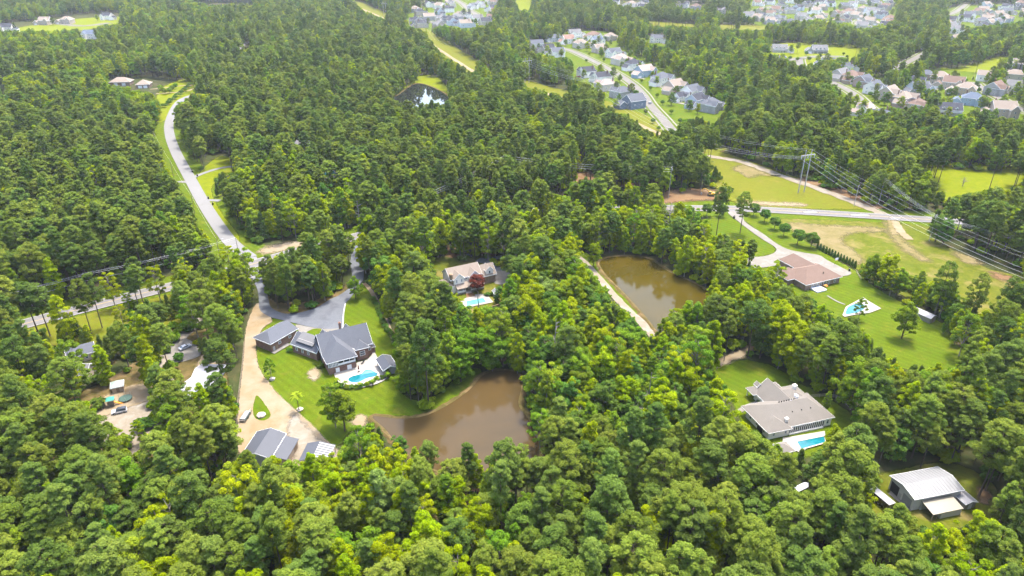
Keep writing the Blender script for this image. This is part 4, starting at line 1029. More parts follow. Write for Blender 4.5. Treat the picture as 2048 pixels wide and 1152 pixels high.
def roof_hip(par, x0, x1, y0, y1, z, rise, mat, o=0.5, axis='x', t=0.22, name='roof', trim=True, ends=(1, 1)):
    x0 -= o; x1 += o; y0 -= o; y1 += o
    w = min(x1 - x0, y1 - y0) / 2
    if axis == 'x':
        r0, r1 = x0 + w * ends[0], x1 - w * ends[1]
        if r1 < r0: r0 = r1 = (r0 + r1) / 2
        ra, rb = (r0, (y0+y1)/2, z + rise + t), (r1, (y0+y1)/2, z + rise + t)
    else:
        r0, r1 = y0 + w * ends[0], y1 - w * ends[1]
        if r1 < r0: r0 = r1 = (r0 + r1) / 2
        ra, rb = ((x0+x1)/2, r0, z + rise + t), ((x0+x1)/2, r1, z + rise + t)
    vs = [(x0,y0,z),(x1,y0,z),(x1,y1,z),(x0,y1,z),(x0,y0,z+t),(x1,y0,z+t),(x1,y1,z+t),(x0,y1,z+t), ra, rb]
    if axis == 'x': top = [(4,5,9,8),(5,6,9),(6,7,8,9),(7,4,8)]
    else: top = [(4,5,8),(5,6,9,8),(6,7,9),(7,4,8,9)]
    m = MB(); m.add(vs, [(0,3,2,1),(0,1,5,4),(1,2,6,5),(2,3,7,6),(3,0,4,7)] + top); r = m.build(name, mat, par)
    if trim:
        e = 0.05; mt = MB()
        mt.box(x0-e, x1+e, y0-e, y0-0.002, z-0.1, z+t*.9).box(x0-e, x1+e, y1+0.002, y1+e, z-0.1, z+t*.9).box(x0-e, x0-0.002, y0, y1, z-0.1, z+t*.9).box(x1+0.002, x1+e, y0, y1, z-0.1, z+t*.9)
        mt.build('fascia', M['trim'], r)
    return r

FACE = {'f': 0.0, 'r': math.pi / 2, 'b': math.pi, 'l': -math.pi / 2}
def window(par, x, y, z, w=1.1, h=1.5, face='f', name='window', frame='trim', pane='glass', bars=True):
    """frame standing proud of the wall, recessed pane behind it"""
    key = (name, w, h, frame, pane, bars)
    if key not in CACHE:
        f = MB(); b = 0.11
        f.box(-w/2, w/2, -0.07, 0.02, -h/2, -h/2 + b).box(-w/2, w/2, -0.07, 0.02, h/2 - b, h/2).box(-w/2, -w/2 + b, -0.068, 0.02, -h/2 + b, h/2 - b).box(w/2 - b, w/2, -0.068, 0.02, -h/2 + b, h/2 - b)
        if bars: f.box(-w/2 + b, w/2 - b, -0.05, 0.0, -0.03, 0.03)
        p = MB(); p.box(-w/2 + b, w/2 - b, -0.025, 0.01, -h/2 + b, h/2 - b)
        CACHE[key] = (mesh_of(name, f.v, f.f, M[frame]), mesh_of('pane', p.v, p.f, M[pane]))
    a, b = CACHE[key]
    o = link(name, a, par, (x, y, z), FACE[face]); link('pane', b, o)
    return o

def door(par, x, y, w=1.0, h=2.1, face='f', mat='wall_slate', z=0.0, name='door'):
    key = (name, w, h, mat)
    if key not in CACHE:
        d = MB(); d.box(-w/2, w/2, -0.06, 0.02, 0, h)
        n = max(1, int(h / 0.55))
        for i in range(n): d.box(-w/2 + 0.1, w/2 - 0.1, -0.085, -0.06, 0.08 + i * h / n, (i + 1) * h / n - 0.06)
        CACHE[key] = mesh_of(name, d.v, d.f, M[mat])
    return link(name, CACHE[key], par, (x, y, z), FACE[face])

def chimney(par, x, y, z0, z1, w=0.8, d=0.8, mat='brick'):
    m = MB(); m.box(x - w/2, x + w/2, y - d/2, y + d/2, z0, z1).box(x - w/2 - .1, x + w/2 + .1, y - d/2 - .1, y + d/2 + .1, z1, z1 + 0.2).box(x - w/4, x + w/4, y - d/4, y + d/4, z1 + .2, z1 + .5)
    return m.build('chimney', M[mat], par)

def posts(par, xs, y, z0, z1, w=0.16, mat='trim', name='post'):
    for x in xs:
        m = MB(); m.box(x - w/2, x + w/2, y - w/2, y + w/2, z0, z1); m.build(name, M[mat], par)

def dormer(par, x, y0, y1, z, w, h, rise, wmat, rmat):
    """gabled dormer facing the front (-y)"""
    wall(par, x - w/2, x + w/2, y0, y1, z + h, M[wmat], 'y', rise, z0=z - 0.6, name='dormer')
    roof_gable(par, x - w/2, x + w/2, y0, y1, z + h, rise, 'y', M[rmat], 0.25, 0.15, 'dormer_roof')
    window(par, x, y0 - 0.02, z + h * 0.45, min(1.0, w * 0.6), h * 0.8)

# --- brick house with its angled wing ------------------------------------------------------------
e = bld('brick_house', 'large red brick house with hipped slate-grey roof beside the kidney pool', 'house', (654, 728), (712, 713), 5.2)
note_built(e, 0, 19, 0, 20)
S = 'roof_slate'
wall(e, 0.3, 18.6, 6.5, 18.5, 5.4, M['brick'], 'x', 5.2)
roof_gable(e, 0.3, 18.6, 6.5, 18.5, 5.4, 5.4, 'x', M[S], 0.5)
wall(e, 0.4, 10.6, 0.4, 7, 2.7, M['brick'])                               # porch base storey
wall(e, 0.8, 10.2, 3.4, 7, 5.2, M['brick_tan'], name='porch_back_wall')
roof_hip(e, 0.2, 10.8, 0.2, 14.0, 5.2, 4.9, M[S], 0.45, 'y', ends=(1, 0))
m = MB(); m.box(0.4, 10.6, 0.4, 6.9, 2.72, 2.9); m.build('porch_floor', M['concrete'], e)
posts(e, [0.6, 4.0, 6.2, 8.4, 10.4], 0.6, 2.9, 5.2, 0.24)
m = MB(); m.box(4.1, 10.3, 0.5, 0.6, 2.95, 3.75); m.build('railing', M['trim'], e)
for i in range(6):
    window(e, 0.9 + 0.27 + i * 0.52, 0.42, 4.0, 0.5, 2.1, name='porch_screen')
window(e, 6.9, 3.38, 4.0, 1.6, 1.9, pane='darkroom'); window(e, 9.0, 3.38, 4.0, 1.6, 1.9, pane='darkroom'); window(e, 4.9, 3.38, 4.0, 1.6, 1.9, pane='darkroom')
door(e, 3.6, 0.4, 1.4, 2.2, mat='trim'); door(e, 8.0, 0.4, 1.6, 2.2, mat='trim')
wall(e, 12.2, 16.8, 4.6, 6.9, 5.0, M['brick'], name='bay_wall')
roof_hip(e, 12.2, 16.8, 4.6, 9.5, 5.0, 2.2, M[S], 0.4, 'y', name='bay_roof', ends=(1, 0))
window(e, 14.4, 4.58, 3.0, 2.0, 2.0)
window(e, 11.4, 6.48, 3.2, 1.0, 1.8); window(e, 17.8, 6.48, 3.2, 1.0, 1.8)
for y in (9.0, 13.5): window(e, 0.28, y, 3.4, 1.0, 1.7, 'l')
door(e, 0.28, 11.3, 1.1, 2.2, 'l', z=0.4)
for y in (9.0, 13.0, 16.5): window(e, 18.62, y, 3.2, 1.0, 1.7, 'r')
wall(e, 18.62, 20.2, 7.5, 10.5, 2.6, M['brick'], name='side_porch'); roof_hip(e, 18.7, 20.2, 7.5, 10.5, 2.6, 0.7, M['roof_dark'], 0.2, 'y', name='side_porch_roof')
for x in (4.0, 13.0):
    wall(e, x - 2.4, x + 2.4, 15, 20.2, 4.9, M['brick'], 'y', 2.8, name='front_wing'); roof_gable(e, x - 2.4, x + 2.4, 13.5, 20.2, 4.9, 3.0, 'y', M[S], 0.4, name='front_wing_roof')
chimney(e, 9.5, 15, 9, 12.2)
# angled wing, its own axes
ep = e
a, b = G(581, 687, 3.9), G(623, 702, 3.9)
d = Vector((b.x - a.x, b.y - a.y, 0)); L = d.length; an = math.atan2(d.y, d.x) - e.rotation_euler[2]
inv = Matrix.Rotation(-e.rotation_euler[2], 4, 'Z')
off = inv @ (Vector((a.x, a.y, 0)) - e.location)
def in_wing(obj):
    obj.location = Vector(off) + Matrix.Rotation(an, 4, 'Z') @ Vector(obj.location); obj.rotation_euler[2] += an; return obj
in_wing(wall(ep, 0.3, L + 2, 0.4, 8.2, 3.8, M['brick'], 'x', 2.9, name='wing_wall'))
in_wing(roof_gable(ep, 0.3, L + 2, 0.4, 8.2, 3.8, 3.1, 'x', M[S], 0.45, name='wing_roof'))
dm = in_wing(wall(ep, 2.6, L - 0.6, 2.0, 4.4, 6.0, M['wall_grey'], name='dormer_wall'))
m = MB(); m.add([(2.2, 0.9, 5.15), (L - 0.2, 0.9, 5.15), (L - 0.2, 4.9, 7.3), (2.2, 4.9, 7.3), (2.2, 0.9, 5.35), (L - 0.2, 0.9, 5.35), (L - 0.2, 4.9, 7.5), (2.2, 4.9, 7.5)], [(0,3,2,1),(4,5,6,7),(0,1,5,4),(1,2,6,5),(2,3,7,6),(3,0,4,7)])
in_wing(m.build('dormer_roof', M['roof_grey'], ep))
for x in (2.5, 5.5, 8.5): in_wing(window(ep, x, 0.38, 1.9, 1.0, 1.4))

e = bld('brick_garage', 'detached brick garage with long slate-grey hipped roof beside the sandy drive', 'garage', (541, 689), (595, 658), 3.9)
GL = (G(595, 658, 3.9) - G(541, 689, 3.9)).length; note_built(e, 0, GL, 0, 9.6)
wall(e, 0.4, GL - 0.4, 0.4, 9.2, 3.9, M['brick']); roof_hip(e, 0.2, GL - 0.2, 0.2, 9.4, 3.9, 2.6, M[S], 0.4, ends=(0.7, 0.1))
for x in (4.6, 9.8): window(e, x, 0.38, 2.3, 1.3, 1.1)
door(e, 1.6, 0.38, 1.0, 2.1, mat='wall_grey'); door(e, 3.0, 0.38, 0.9, 2.1, mat='wood')
for y in (2.6, 6.8): door(e, GL - 0.38, y, 3.0, 2.5, 'r', mat='trim', name='garage_door')
m = MB(); m.box(-0.2, 8, -1.6, 0.3, 0.26, 0.36); m.build('step', M['concrete'], e)

# --- pool, pool house -----------------------------------------------------------------------------
def kp(l): return [(620 + x / 9.6, 660 + y / 9.6) for x, y in l]
sheet('pool_terrace', kp([(470,850),(560,790),(700,770),(890,720),(900,640),(1080,590),(1180,500),(1190,400),(1060,180),(1110,200),(1290,530),(1330,620),(1420,760),(1500,880),(1470,950),(1330,1030),(1180,1080),(960,1125),(750,1125),(600,1110),(540,1040),(490,930)]), 0.40, M['deck_stone'], 3)
pool_px = kp([(735,965),(800,915),(900,885),(985,860),(1050,800),(1120,780),(1195,795),(1240,825),(1300,850),(1290,890),(1230,920),(1130,940),(1030,980),(950,1020),(860,1035),(770,1015)])
def pool(label, px, mat='pool', rim=0.55, z=0.42, smooth=5, cat='pool', step=None):
    c = G(*px[0]); e = thing('swimming_pool', label, cat, (c.x, c.y, 0))
    pts = catmull([G(*p) for p in px], smooth) if smooth else [G(*p) for p in px]
    n = len(pts); vs, fs = [], []
    area = sum(pts[i].x * pts[(i+1) % n].y - pts[(i+1) % n].x * pts[i].y for i in range(n)); sg = 1 if area > 0 else -1
    for i, p in enumerate(pts):
        d = pts[(i+1) % n] - pts[i-1]; d.normalize(); o = Vector((d.y, -d.x, 0)) * sg
        for k, zz in ((-0.02, z), (-0.02, z + .12), (rim, z + .12), (rim, z)):
            q = p + o * k; vs.append((q.x - c.x, q.y - c.y, zz))
    for i in range(n):
        j = (i + 1) % n
        for k in range(3):
            q = (4*i+k, 4*j+k, 4*j+k+1, 4*i+k+1); fs.append(q if sg < 0 else tuple(reversed(q)))
    link('coping', mesh_of('coping', vs, fs, M['stone']), e)
    sheet('water', None, z + 0.03, M[mat], 0, kind=None, world_pts=[p - Vector((c.x, c.y, 0)) for p in pts], parent=e)
    if step: sheet('tanning_ledge', None, z + 0.05, M['pool_pale'], 4, kind=None, world_pts=[G(*p) - Vector((c.x, c.y, 0)) for p in step], parent=e)
    return e
pool('kidney-shaped teal swimming pool on the white terrace of the brick house', pool_px, step=kp([(985,868),(1055,812),(1120,792),(1190,805),(1225,828),(1150,845),(1060,862)]))
e = bld('pool_house', 'open pool house with dark blue metal roof beside the kidney pool', 'pavilion', kp([(1410, 775)])[0], kp([(1560, 735)])[0], 3.0)
note_built(e, 0, 5, 0, 8, 2)
roof_gable(e, 0, 5.2, 0, 8.2, 2.9, 1.2, 'y', M['metal_dark'], 0.3); posts(e, [0.2, 5.0], 0.2, 0, 2.9, 0.25, 'wood'); posts(e, [0.2, 5.0], 4.1, 0, 2.9, 0.25, 'wood'); posts(e, [0.2, 5.0], 8.0, 0, 2.9, 0.25, 'wood')
wall(e, 3.2, 5.1, 0.6, 7.6, 2.9, M['wall_grey'], name='back_wall')

# --- white farmhouse ------------------------------------------------------------------------------
e = bld('farmhouse', 'white farmhouse with tan shingle roof, twin gables and rear porch above its pool', 'house', (932, 587), (969, 578.5), 0.0)
note_built(e, -8, 18, 0, 16)
R_ = M['roof_tan']; Wm = M['wall_white']
wall(e, -5.5, 9.5, 4.2, 13.5, 6.2, Wm, 'x', 3.4); roof_gable(e, -5.5, 9.5, 4.2, 13.5, 6.2, 3.5, 'x', R_, 0.4)
for x in (-2.0, 5.6):
    wall(e, x - 2.4, x + 2.4, 2.6, 8.5, 6.6, Wm, 'y', 2.2, name='gable_wing'); roof_gable(e, x - 2.4, x + 2.4, 2.6, 9.0, 6.6, 2.3, 'y', R_, 0.35, name='gable_roof')
    for dx in (-1.2, 1.2): window(e, x + dx, 2.58, 5.6, 0.8, 1.4)
window(e, 1.8, 4.18, 5.4, 1.8, 1.3)
m = MB(); m.add([(-4.2, -0.4, 2.9), (9.2, -0.4, 2.9), (9.2, 3.2, 4.2), (-4.2, 3.2, 4.2), (-4.2, -0.4, 3.1), (9.2, -0.4, 3.1), (9.2, 3.2, 4.4), (-4.2, 3.2, 4.4)], [(0,3,2,1),(4,5,6,7),(0,1,5,4),(1,2,6,5),(2,3,7,6),(3,0,4,7)]); m.build('porch_roof', R_, e)
wall(e, -5.4, 9.4, 2.4, 4.3, 3.6, Wm, name='porch_back_wall')
m = MB(); m.box(-4.0, 9.0, 0.0, 2.5, 0.3, 0.9); m.build('porch_floor', M['wood_grey'], e)
posts(e, [-3.8, -1.2, 0.0, 2.6, 4.8, 7.0, 8.9], 0.15, 0.9, 2.95, 0.22)
m = MB(); m.box(2.6, 8.9, 0.08, 0.16, 0.95, 1.75); m.box(-3.8, -0.2, 0.08, 0.16, 0.95, 1.75); m.build('railing', M['trim'], e)
m = MB()
for i in range(5): m.box(-0.2, 2.4, -0.35 * (i + 1), -0.35 * i, 0.0, 0.85 - 0.16 * i)
m.build('steps', M['stone'], e)
for x in (3.8, 6.0, 8.0, -2.4): window(e, x, 2.38, 2.1, 1.3, 1.9, pane='darkroom')
door(e, 1.2, 2.38, 1.4, 2.1, z=0.9, mat='wood')
wall(e, -9.5, -5.4, 3.0, 10.5, 3.4, Wm, name='side_wing'); roof_hip(e, -9.5, -4.8, 3.0, 10.5, 3.4, 1.8, R_, 0.4, 'y', name='side_roof')
chimney(e, -5.1, 4.6, 3.0, 8.6, 1.0, 1.6, 'wood')
wall(e, 9.5, 17.2, 4.8, 13.0, 4.2, M['brick_tan'], 'x', 3.6, name='garage_wing'); roof_gable(e, 9.3, 17.2, 4.8, 13.0, 4.2, 3.7, 'x', R_, 0.4, name='garage_roof')
dormer(e, 14.2, 5.0, 9.0, 4.6, 3.6, 1.9, 1.7, 'wall_white', 'roof_tan')
for y in (7, 10.6): door(e, 17.22, y, 2.8, 2.4, 'r', mat='trim', name='garage_door')
window(e, 11.2, 4.78, 2.0, 1.0, 1.4)
def kw(l): return [(870 + x / 9.6, 510 + y / 9.6) for x, y in l]
sheet('pool_terrace', kw([(480,915),(600,835),(780,770),(990,760),(1120,920),(900,965),(600,1025),(540,960)]), 0.40, M['deck_stone'], 0)
sheet('brick_patio', kw([(590,745),(710,720),(780,800),(610,835)]), 0.43, M['clay'], 0)
pool('pale turquoise rectangular swimming pool behind the white farmhouse', kw([(600,905),(930,838),(985,925),(610,1000)]), 'pool_pale', 0.4, smooth=0)
e = bld('garden_shed', 'small white garden shed beside the farmhouse pool', 'shed', kw([(1150,830)])[0], kw([(1255,815)])[0]); note_built(e, 0, 2.6, 0, 4, 1.5)
wall(e, 0, 2.6, 0, 3.8, 2.0, M['wall_white'], 'y', 1.0); roof_gable(e, 0, 2.6, 0, 3.8, 2.0, 1.0, 'y', M['metal_light'], 0.2, 0.12); door(e, 1.3, 0, 0.9, 1.8)
e = bld('retaining_wall', 'low brown timber retaining wall below the farmhouse pool', 'wall', kw([(1000,1050)])[0], kw([(1245,985)])[0])
LL = (G(*kw([(1245,985)])[0]) - G(*kw([(1000,1050)])[0])).length
for k in range(4):
    m = MB(); m.box(0, LL, -0.12 + 0.01 * k, 0.12, k * 0.3 - 0.05, k * 0.3 + 0.24); m.build('sleeper', M['wood'], e)

# --- brown roofed house ---------------------------------------------------------------------------
e = bld('brown_roofed_house', 'single-storey brick house with wide brown hipped roof and white rear deck', 'house', (1612, 571), (1684, 554), 3.0)
note_built(e, -4, 22, 0, 26, 3)
Bw = M['roof_brown']
wall(e, 0.5, 21.2, 0.6, 15.5, 3.0, M['brick_tan']); roof_hip(e, 0.3, 21.5, 0.3, 15.8, 3.0, 4.2, Bw, 0.4, ends=(0.9, 0.9))
wall(e, 9, 19.5, 15.0, 26, 3.0, M['brick_tan'], name='garage_wing'); roof_hip(e, 8.8, 19.6, 10, 26.2, 3.0, 3.4, Bw, 0.4, 'y', name='garage_roof', ends=(0, 0.5))
wall(e, -3.5, 5, 8, 17, 3.0, M['brick_tan'], name='front_wing'); roof_hip(e, -3.7, 6, 7.5, 17.2, 3.0, 3.0, Bw, 0.4, 'y', name='front_roof')
for x, w in ((4.6, 0.9), (7.9, 0.9), (9.6, 1.0), (12.2, 1.6), (14.6, 0.9), (18.2, 0.9)): window(e, x, 0.58, 1.6, w, 1.9)
door(e, 6.2, 0.58, 1.8, 2.2, mat='glass'); m = MB(); m.box(3.8, 9.4, -3.6, 0.5, 0.1, 0.75); m.build('deck', M['trim'], e)
door(e, 19.52, 20.5, 4.6, 2.4, 'r', mat='trim', name='garage_door')
for (x, y) in ((13, 3.2), (16.5, 6.0)):
    m = MB(); m.box(x, x + .3, y, y + .3, 4.2, 6.0); m.build('vent', M['pole_brown'], e)
e = thing('patio_table', 'orange patio table with benches on the white rear deck', 'table', (*G(1650, 576).xy, 0.75), 0.4)
m = MB(); m.box(-0.8, 0.8, -0.45, 0.45, 0.68, 0.75); m.build('table_top', M['orange'], e)
for s in (-1, 1):
    m = MB(); m.box(-0.8, 0.8, s * 0.75 - .15, s * 0.75 + .15, 0.4, 0.46); m.build('bench', M['orange'], e)
    m = MB(); m.box(s * 0.6 - .05, s * 0.6 + .05, -0.8, 0.8, 0, 0.68); m.build('leg', M['wood'], e)
def kb(l): return [(1540 + x / 7.2, 490 + y / 7.2) for x, y in l]
sheet('pool_terrace', kb([(1040,1020),(1090,900),(1340,760),(1390,800),(1600,925),(1440,985),(1200,1020),(1070,1045)]), 0.40, M['deck_stone'], 0)
pool('bright blue swimming pool behind the brown roofed house', kb([(1085,1000),(1130,900),(1280,850),(1370,900),(1300,970),(1150,1010)]), 'pool')

# --- white ranch house ----------------------------------------------------------------------------
e = bld('ranch_house', 'white ranch house with sprawling grey-tan hipped roof and screened rear porch', 'house', (1538, 867), (1580, 858), 3.0)
note_built(e, 0, 25, 0, 26, 2)
Rr = shingle('roof_ranch', (0.142, 0.13, 0.115)); M['roof_ranch'] = Rr
wall(e, 0.5, 24.6, 1.0, 13.0, 3.0, Wm); roof_hip(e, 0.0, 25.2, 1.2, 14.6, 3.0, 4.2, Rr, 0.4, ends=(1.0, 0.9))
wall(e, 0.5, 8.0, 0.5, 6, 3.0, Wm, name='bedroom_wing'); roof_hip(e, 0.2, 8.2, 0.2, 12.5, 3.0, 2.6, Rr, 0.45, 'y', name='bedroom_roof', ends=(0.9, 1))
wall(e, 9, 18, 12, 21, 3.2, Wm, 'y', 3.8, name='front_wing'); roof_gable(e, 9, 18, 9, 21, 3.2, 4.0, 'y', Rr, 0.5, name='front_roof')
wall(e, 13, 24, 13, 19.5, 3.0, Wm, name='east_wing'); roof_hip(e, 13, 24.2, 9, 20, 3.0, 3.2, Rr, 0.4, 'y', name='east_roof')
roof_hip(e, 7.5, 19, 19.5, 23.5, 2.9, 1.5, Rr, 0.3, name='porch_roof'); posts(e, [7.8, 11, 14, 18.8], 23.2, 0, 2.9, 0.25)
for x in (10.8, 15.2): dormer(e, x, 21.3, 23.0, 3.8, 1.8, 0.9, 0.9, 'wall_white', 'roof_ranch')
chimney(e, 20.4, 15.6, 4, 6.9, 1.1, 1.0, 'wall_white'); chimney(e, 8.0, 2.6, 3, 5.2, 0.8, 0.8, 'wall_white')
wall(e, 8.3, 21.4, 0.3, 1.1, 0.5, Wm, name='porch_kerb'); wall(e, 8.3, 21.4, 0.8, 1.05, 3.0, M['darkroom'], z0=0.5, name='porch_interior')
for i in range(17): window(e, 8.65 + i * 0.79, 0.78, 1.75, 0.74, 2.35, name='porch_screen', pane='darkroom', bars=False)
for x in (2.4, 6.8): window(e, x, 0.48, 1.7, 0.8, 1.2)
window(e, 23.2, 0.98, 1.7, 1.0, 1.5)
for y in (3.0, 7.0, 10.5): window(e, 0.48, y, 1.7, 1.0, 1.4, 'l', pane='darkroom')
door(e, 0.48, 5.0, 3.0, 2.3, 'l', mat='darkroom', name='garage_opening')
for i in range(7):
    m = MB(); m.box(9.0 + i * 0.95, 9.25 + i * 0.95, 8.6, 8.85, 6.2, 7.55); m.build('vent', M['black'], e)
for x, y in ((8, 5.2), (11.5, 4.6), (15, 4.6), (18.5, 4.6), (20.5, 9.5)):
    m = MB(); m.box(x, x + .25, y, y + .25, 4.0, 5.9); m.build('vent', M['black'], e)
m = MB(); m.box(16.6, 17.4, 9.6, 11.0, 6.4, 7.3); m.build('skylight', M['trim'], e)
def kr(l): return [(1480 + x / 8.23, 770 + y / 8.23) for x, y in l]
sheet('pool_terrace', kr([(700,880),(860,860),(1390,770),(1400,840),(1000,1130),(700,1010)]), 0.38, M['deck_stone'], 0)
pool('turquoise rectangular swimming pool behind the white ranch house', kr([(930,950),(1380,860),(1400,960),(1010,1070)]), 'pool', 0.4, smooth=0, z=0.40)
e = bld('garden_pavilion', 'small open pavilion with tan hipped roof beside the ranch house pool', 'pavilion', kr([(870,1060)])[0], kr([(930,1030)])[0], 2.6); note_built(e, -4, 2, -1, 4, 1)
e.rotation_euler[2] = 0.3
roof_hip(e, -4.2, 0, -0.6, 3.6, 2.5, 1.3, Rr, 0.3)
for x in (-4, -0.2): posts(e, [x], -0.4, 0, 2.5, 0.2); posts(e, [x], 3.4, 0, 2.5, 0.2)

# --- metal barn -----------------------------------------------------------------------------------
e = bld('metal_barn', 'large galvanised metal barn with open bay door in the pine wood', 'barn', (1830, 998), (1926, 979), 4.6)
note_built(e, 0, 16, -6, 10, 3)
wall(e, 0.2, 15.8, 0.2, 9.3, 4.5, M['metal_wall'], 'x', 1.0); roof_gable(e, 0, 16, 0, 9.5, 4.5, 1.05, 'x', M['metal_light'], 0.25, 0.12)
door(e, 0.18, 2.4, 3.2, 3.2, 'l', mat='metal_white', name='roller_door'); door(e, 0.18, 7.2, 3.0, 3.4, 'l', mat='darkroom', name='bay_opening'); door(e, 0.18, 5.0, 0.9, 2.1, 'l', mat='wall_grey')
for i in range(15):
    m = MB(); m.prism([(-0.2, 4.60), (4.75, 5.68), (9.7, 4.60), (9.7, 4.66), (4.75, 5.74), (-0.2, 4.66)], 0.6 + i * 1.06, 0.68 + i * 1.06, 'x'); m.build('roof_rib', M['metal_light'], e)
e2 = bld('lean_to_shed', 'cream metal lean-to shed against the side of the galvanised barn', 'shed', (1840, 999), (1899, 987), 3.2)
m = MB(); m.prism([(-5.2, 2.3), (-0.5, 3.1), (-0.5, 3.25), (-5.2, 2.45)], 0, 10, 'x'); m.build('roof', M['metal_cream'], e2)
wall(e2, 3.0, 9.8, -5.0, -0.6, 2.3, M['metal_wall']); posts(e2, [0.2, 1.6], -5.0, 0, 2.35, 0.2, 'wood'); m = MB(); m.box(0.1, 3.0, -0.9, -0.6, 0, 2.9); m.build('back_wall', M['metal_wall'], e2)
e = bld('garden_shed', 'small white metal shed beside the lean-to of the barn', 'shed', (1927, 1020), (1946, 1016), 0); e.rotation_euler[2] = 0.25
wall(e, 0, 3.6, 0, 5, 2.3, M['metal_cream'], 'y', 0.6); roof_gable(e, 0, 3.6, 0, 5, 2.3, 0.65, 'y', M['metal_white'], 0.3, 0.1); door(e, 1.8, 0, 1.2, 1.9, mat='metal_wall')

# --- barn and pavilion on the sandy yard ----------------------------------------------------------
e = bld('steel_barn', 'dark grey steel barn half hidden behind pines at the sandy drive end', 'barn', (520, 905), (545, 900), 4.5)
note_built(e, -6, 8, -4, 9, 1)
o3 = G(572, 869, 4.0); an3 = -0.10
e.location = (o3.x, o3.y, 0); e.rotation_euler[2] = an3
wall(e, -9.0, -0.4, -11.5, -0.4, 4.2, M['metal_wall'], 'y', 1.6); roof_gable(e, -9.2, -0.2, -11.6, -0.2, 4.2, 1.7, 'y', M['metal_dark'], 0.3)
m = MB(); m.add([(-0.1, -10.5, 3.9), (4.3, -10.5, 3.0), (4.3, -0.6, 3.0), (-0.1, -0.6, 3.9), (-0.1, -10.5, 4.05), (4.3, -10.5, 3.15), (4.3, -0.6, 3.15), (-0.1, -0.6, 4.05)], [(0,3,2,1),(4,5,6,7),(0,1,5,4),(1,2,6,5),(2,3,7,6),(3,0,4,7)]); m.build('lean_to_roof', M['metal_dark'], e)
wall(e, -0.3, 3.9, -10.2, -0.9, 3.0, M['wall_tan'], name='lean_to_wall'); door(e, 3.92, -3, 2.2, 2.2, 'r', mat='wood'); door(e, -2.5, -0.38, 2.6, 2.8, 'b', mat='metal_white', name='roller_door')
BUILT.append((o3.x - 3, o3.y - 5, 8))
e = bld('ribbed_carport', 'open carport with half dark, half striped pale ribbed metal roof', 'carport', (614, 889), (670, 893), 3.2)
o4 = G(640, 882, 4.1); e.location = (o4.x, o4.y, 0); e.rotation_euler[2] = -0.06
BUILT.append((o4.x, o4.y - 4, 5))
m = MB(); m.add([(-4.1, -8.2, 3.0), (0, -8.2, 4.0), (0, 0, 4.0), (-4.1, 0, 3.0), (-4.1, -8.2, 3.12), (0, -8.2, 4.12), (0, 0, 4.12), (-4.1, 0, 3.12)], [(0,3,2,1),(4,5,6,7),(0,1,5,4),(1,2,6,5),(2,3,7,6),(3,0,4,7)]); m.build('roof_slope', M['metal_dark'], e)
for i in range(8):
    y0 = -8.2 + i * 1.025
    m = MB(); m.prism([(0.0, 4.0), (4.8, 2.85), (4.8, 2.97), (0.0, 4.12)], y0, y0 + 0.62, 'y'); m.build('roof_panel', M['metal_white'], e)
    m = MB(); m.prism([(0.0, 3.98), (4.8, 2.83), (4.8, 2.87), (0.0, 4.02)], y0 + 0.62, y0 + 1.025, 'y'); m.build('roof_panel', M['metal_dark'], e)
for y in (-8, -4, -0.2): posts(e, [-3.9, 4.5], y, 0, 2.9, 0.18, 'steel')

# --- left yard ------------------------------------------------------------------------------------
e = bld('white_roofed_house', 'low house with two bright white metal roofs in the left yard', 'house', (356, 792), (398, 792), 2.9)
o5 = G(357, 792, 2.9); e.location = (o5.x, o5.y, 0); e.rotation_euler[2] = 0.0; note_built(e, 0, 9, 0, 20, 1)
wall(e, 0.3, 8.7, 0.3, 10.5, 2.8, M['wall_grey'], 'x', 1.3); roof_gable(e, 0, 9, 0, 10.6, 2.8, 1.4, 'x', M['metal_white'], 0.3)
wall(e, 0.4, 8.6, 11.2, 19.5, 2.6, M['wall_grey'], 'x', 1.0, name='rear_wall'); roof_gable(e, 0, 9, 11.2, 19.6, 2.6, 1.1, 'x', M['metal_white'], 0.25, name='rear_roof')
for x in (2, 5, 7.5): window(e, x, 0.28, 1.6)
for i in range(9):
    m = MB(); m.prism([(-0.3, 3.05), (5.3, 4.55), (10.9, 3.05), (10.9, 3.1), (5.3, 4.6), (-0.3, 3.1)], 0.3 + i * 1.05, 0.38 + i * 1.05, 'x'); m.build('roof_rib', M['metal_light'], e)
e = bld('garden_shed', 'tan shed with pale green hipped roof beside the playset', 'shed', (226, 788), (248, 783), 0.0); note_built(e, 0, 4, 0, 4, 1)
wall(e, 0, 3.6, 0, 3.6, 2.4, M['wall_tan']); roof_hip(e, 0, 3.6, 0, 3.6, 2.4, 1.4, plain('sage_roof', (0.2, 0.25, 0.22), 0.6), 0.35); door(e, 1.8, 0, 1.0, 1.9, mat='wood')
e = bld('hidden_house', 'pale roofed house mostly hidden by trees left of the gravel pad', 'house', (140, 730), (170, 722), 0); note_built(e, 0, 9, 0, 8, 2)
wall(e, 0, 9, 0, 7.5, 3, M['wall_beige'], 'x', 2); roof_gable(e, 0, 9, 0, 7.5, 3, 2.1, 'x', M['roof_slate'], 0.4); window(e, 3, 0, 1.6); window(e, 6, 0, 1.6)
e = bld('garden_shed', 'cream rounded-roof shed on the lawn below the brown roofed house', 'shed', (1822, 631), (1853, 645), 0); note_built(e, 0, 8, 0, 4, 1.5)
wall(e, 0, 8, 0, 4.2, 2.5, M['metal_cream'], 'x', 0.7)
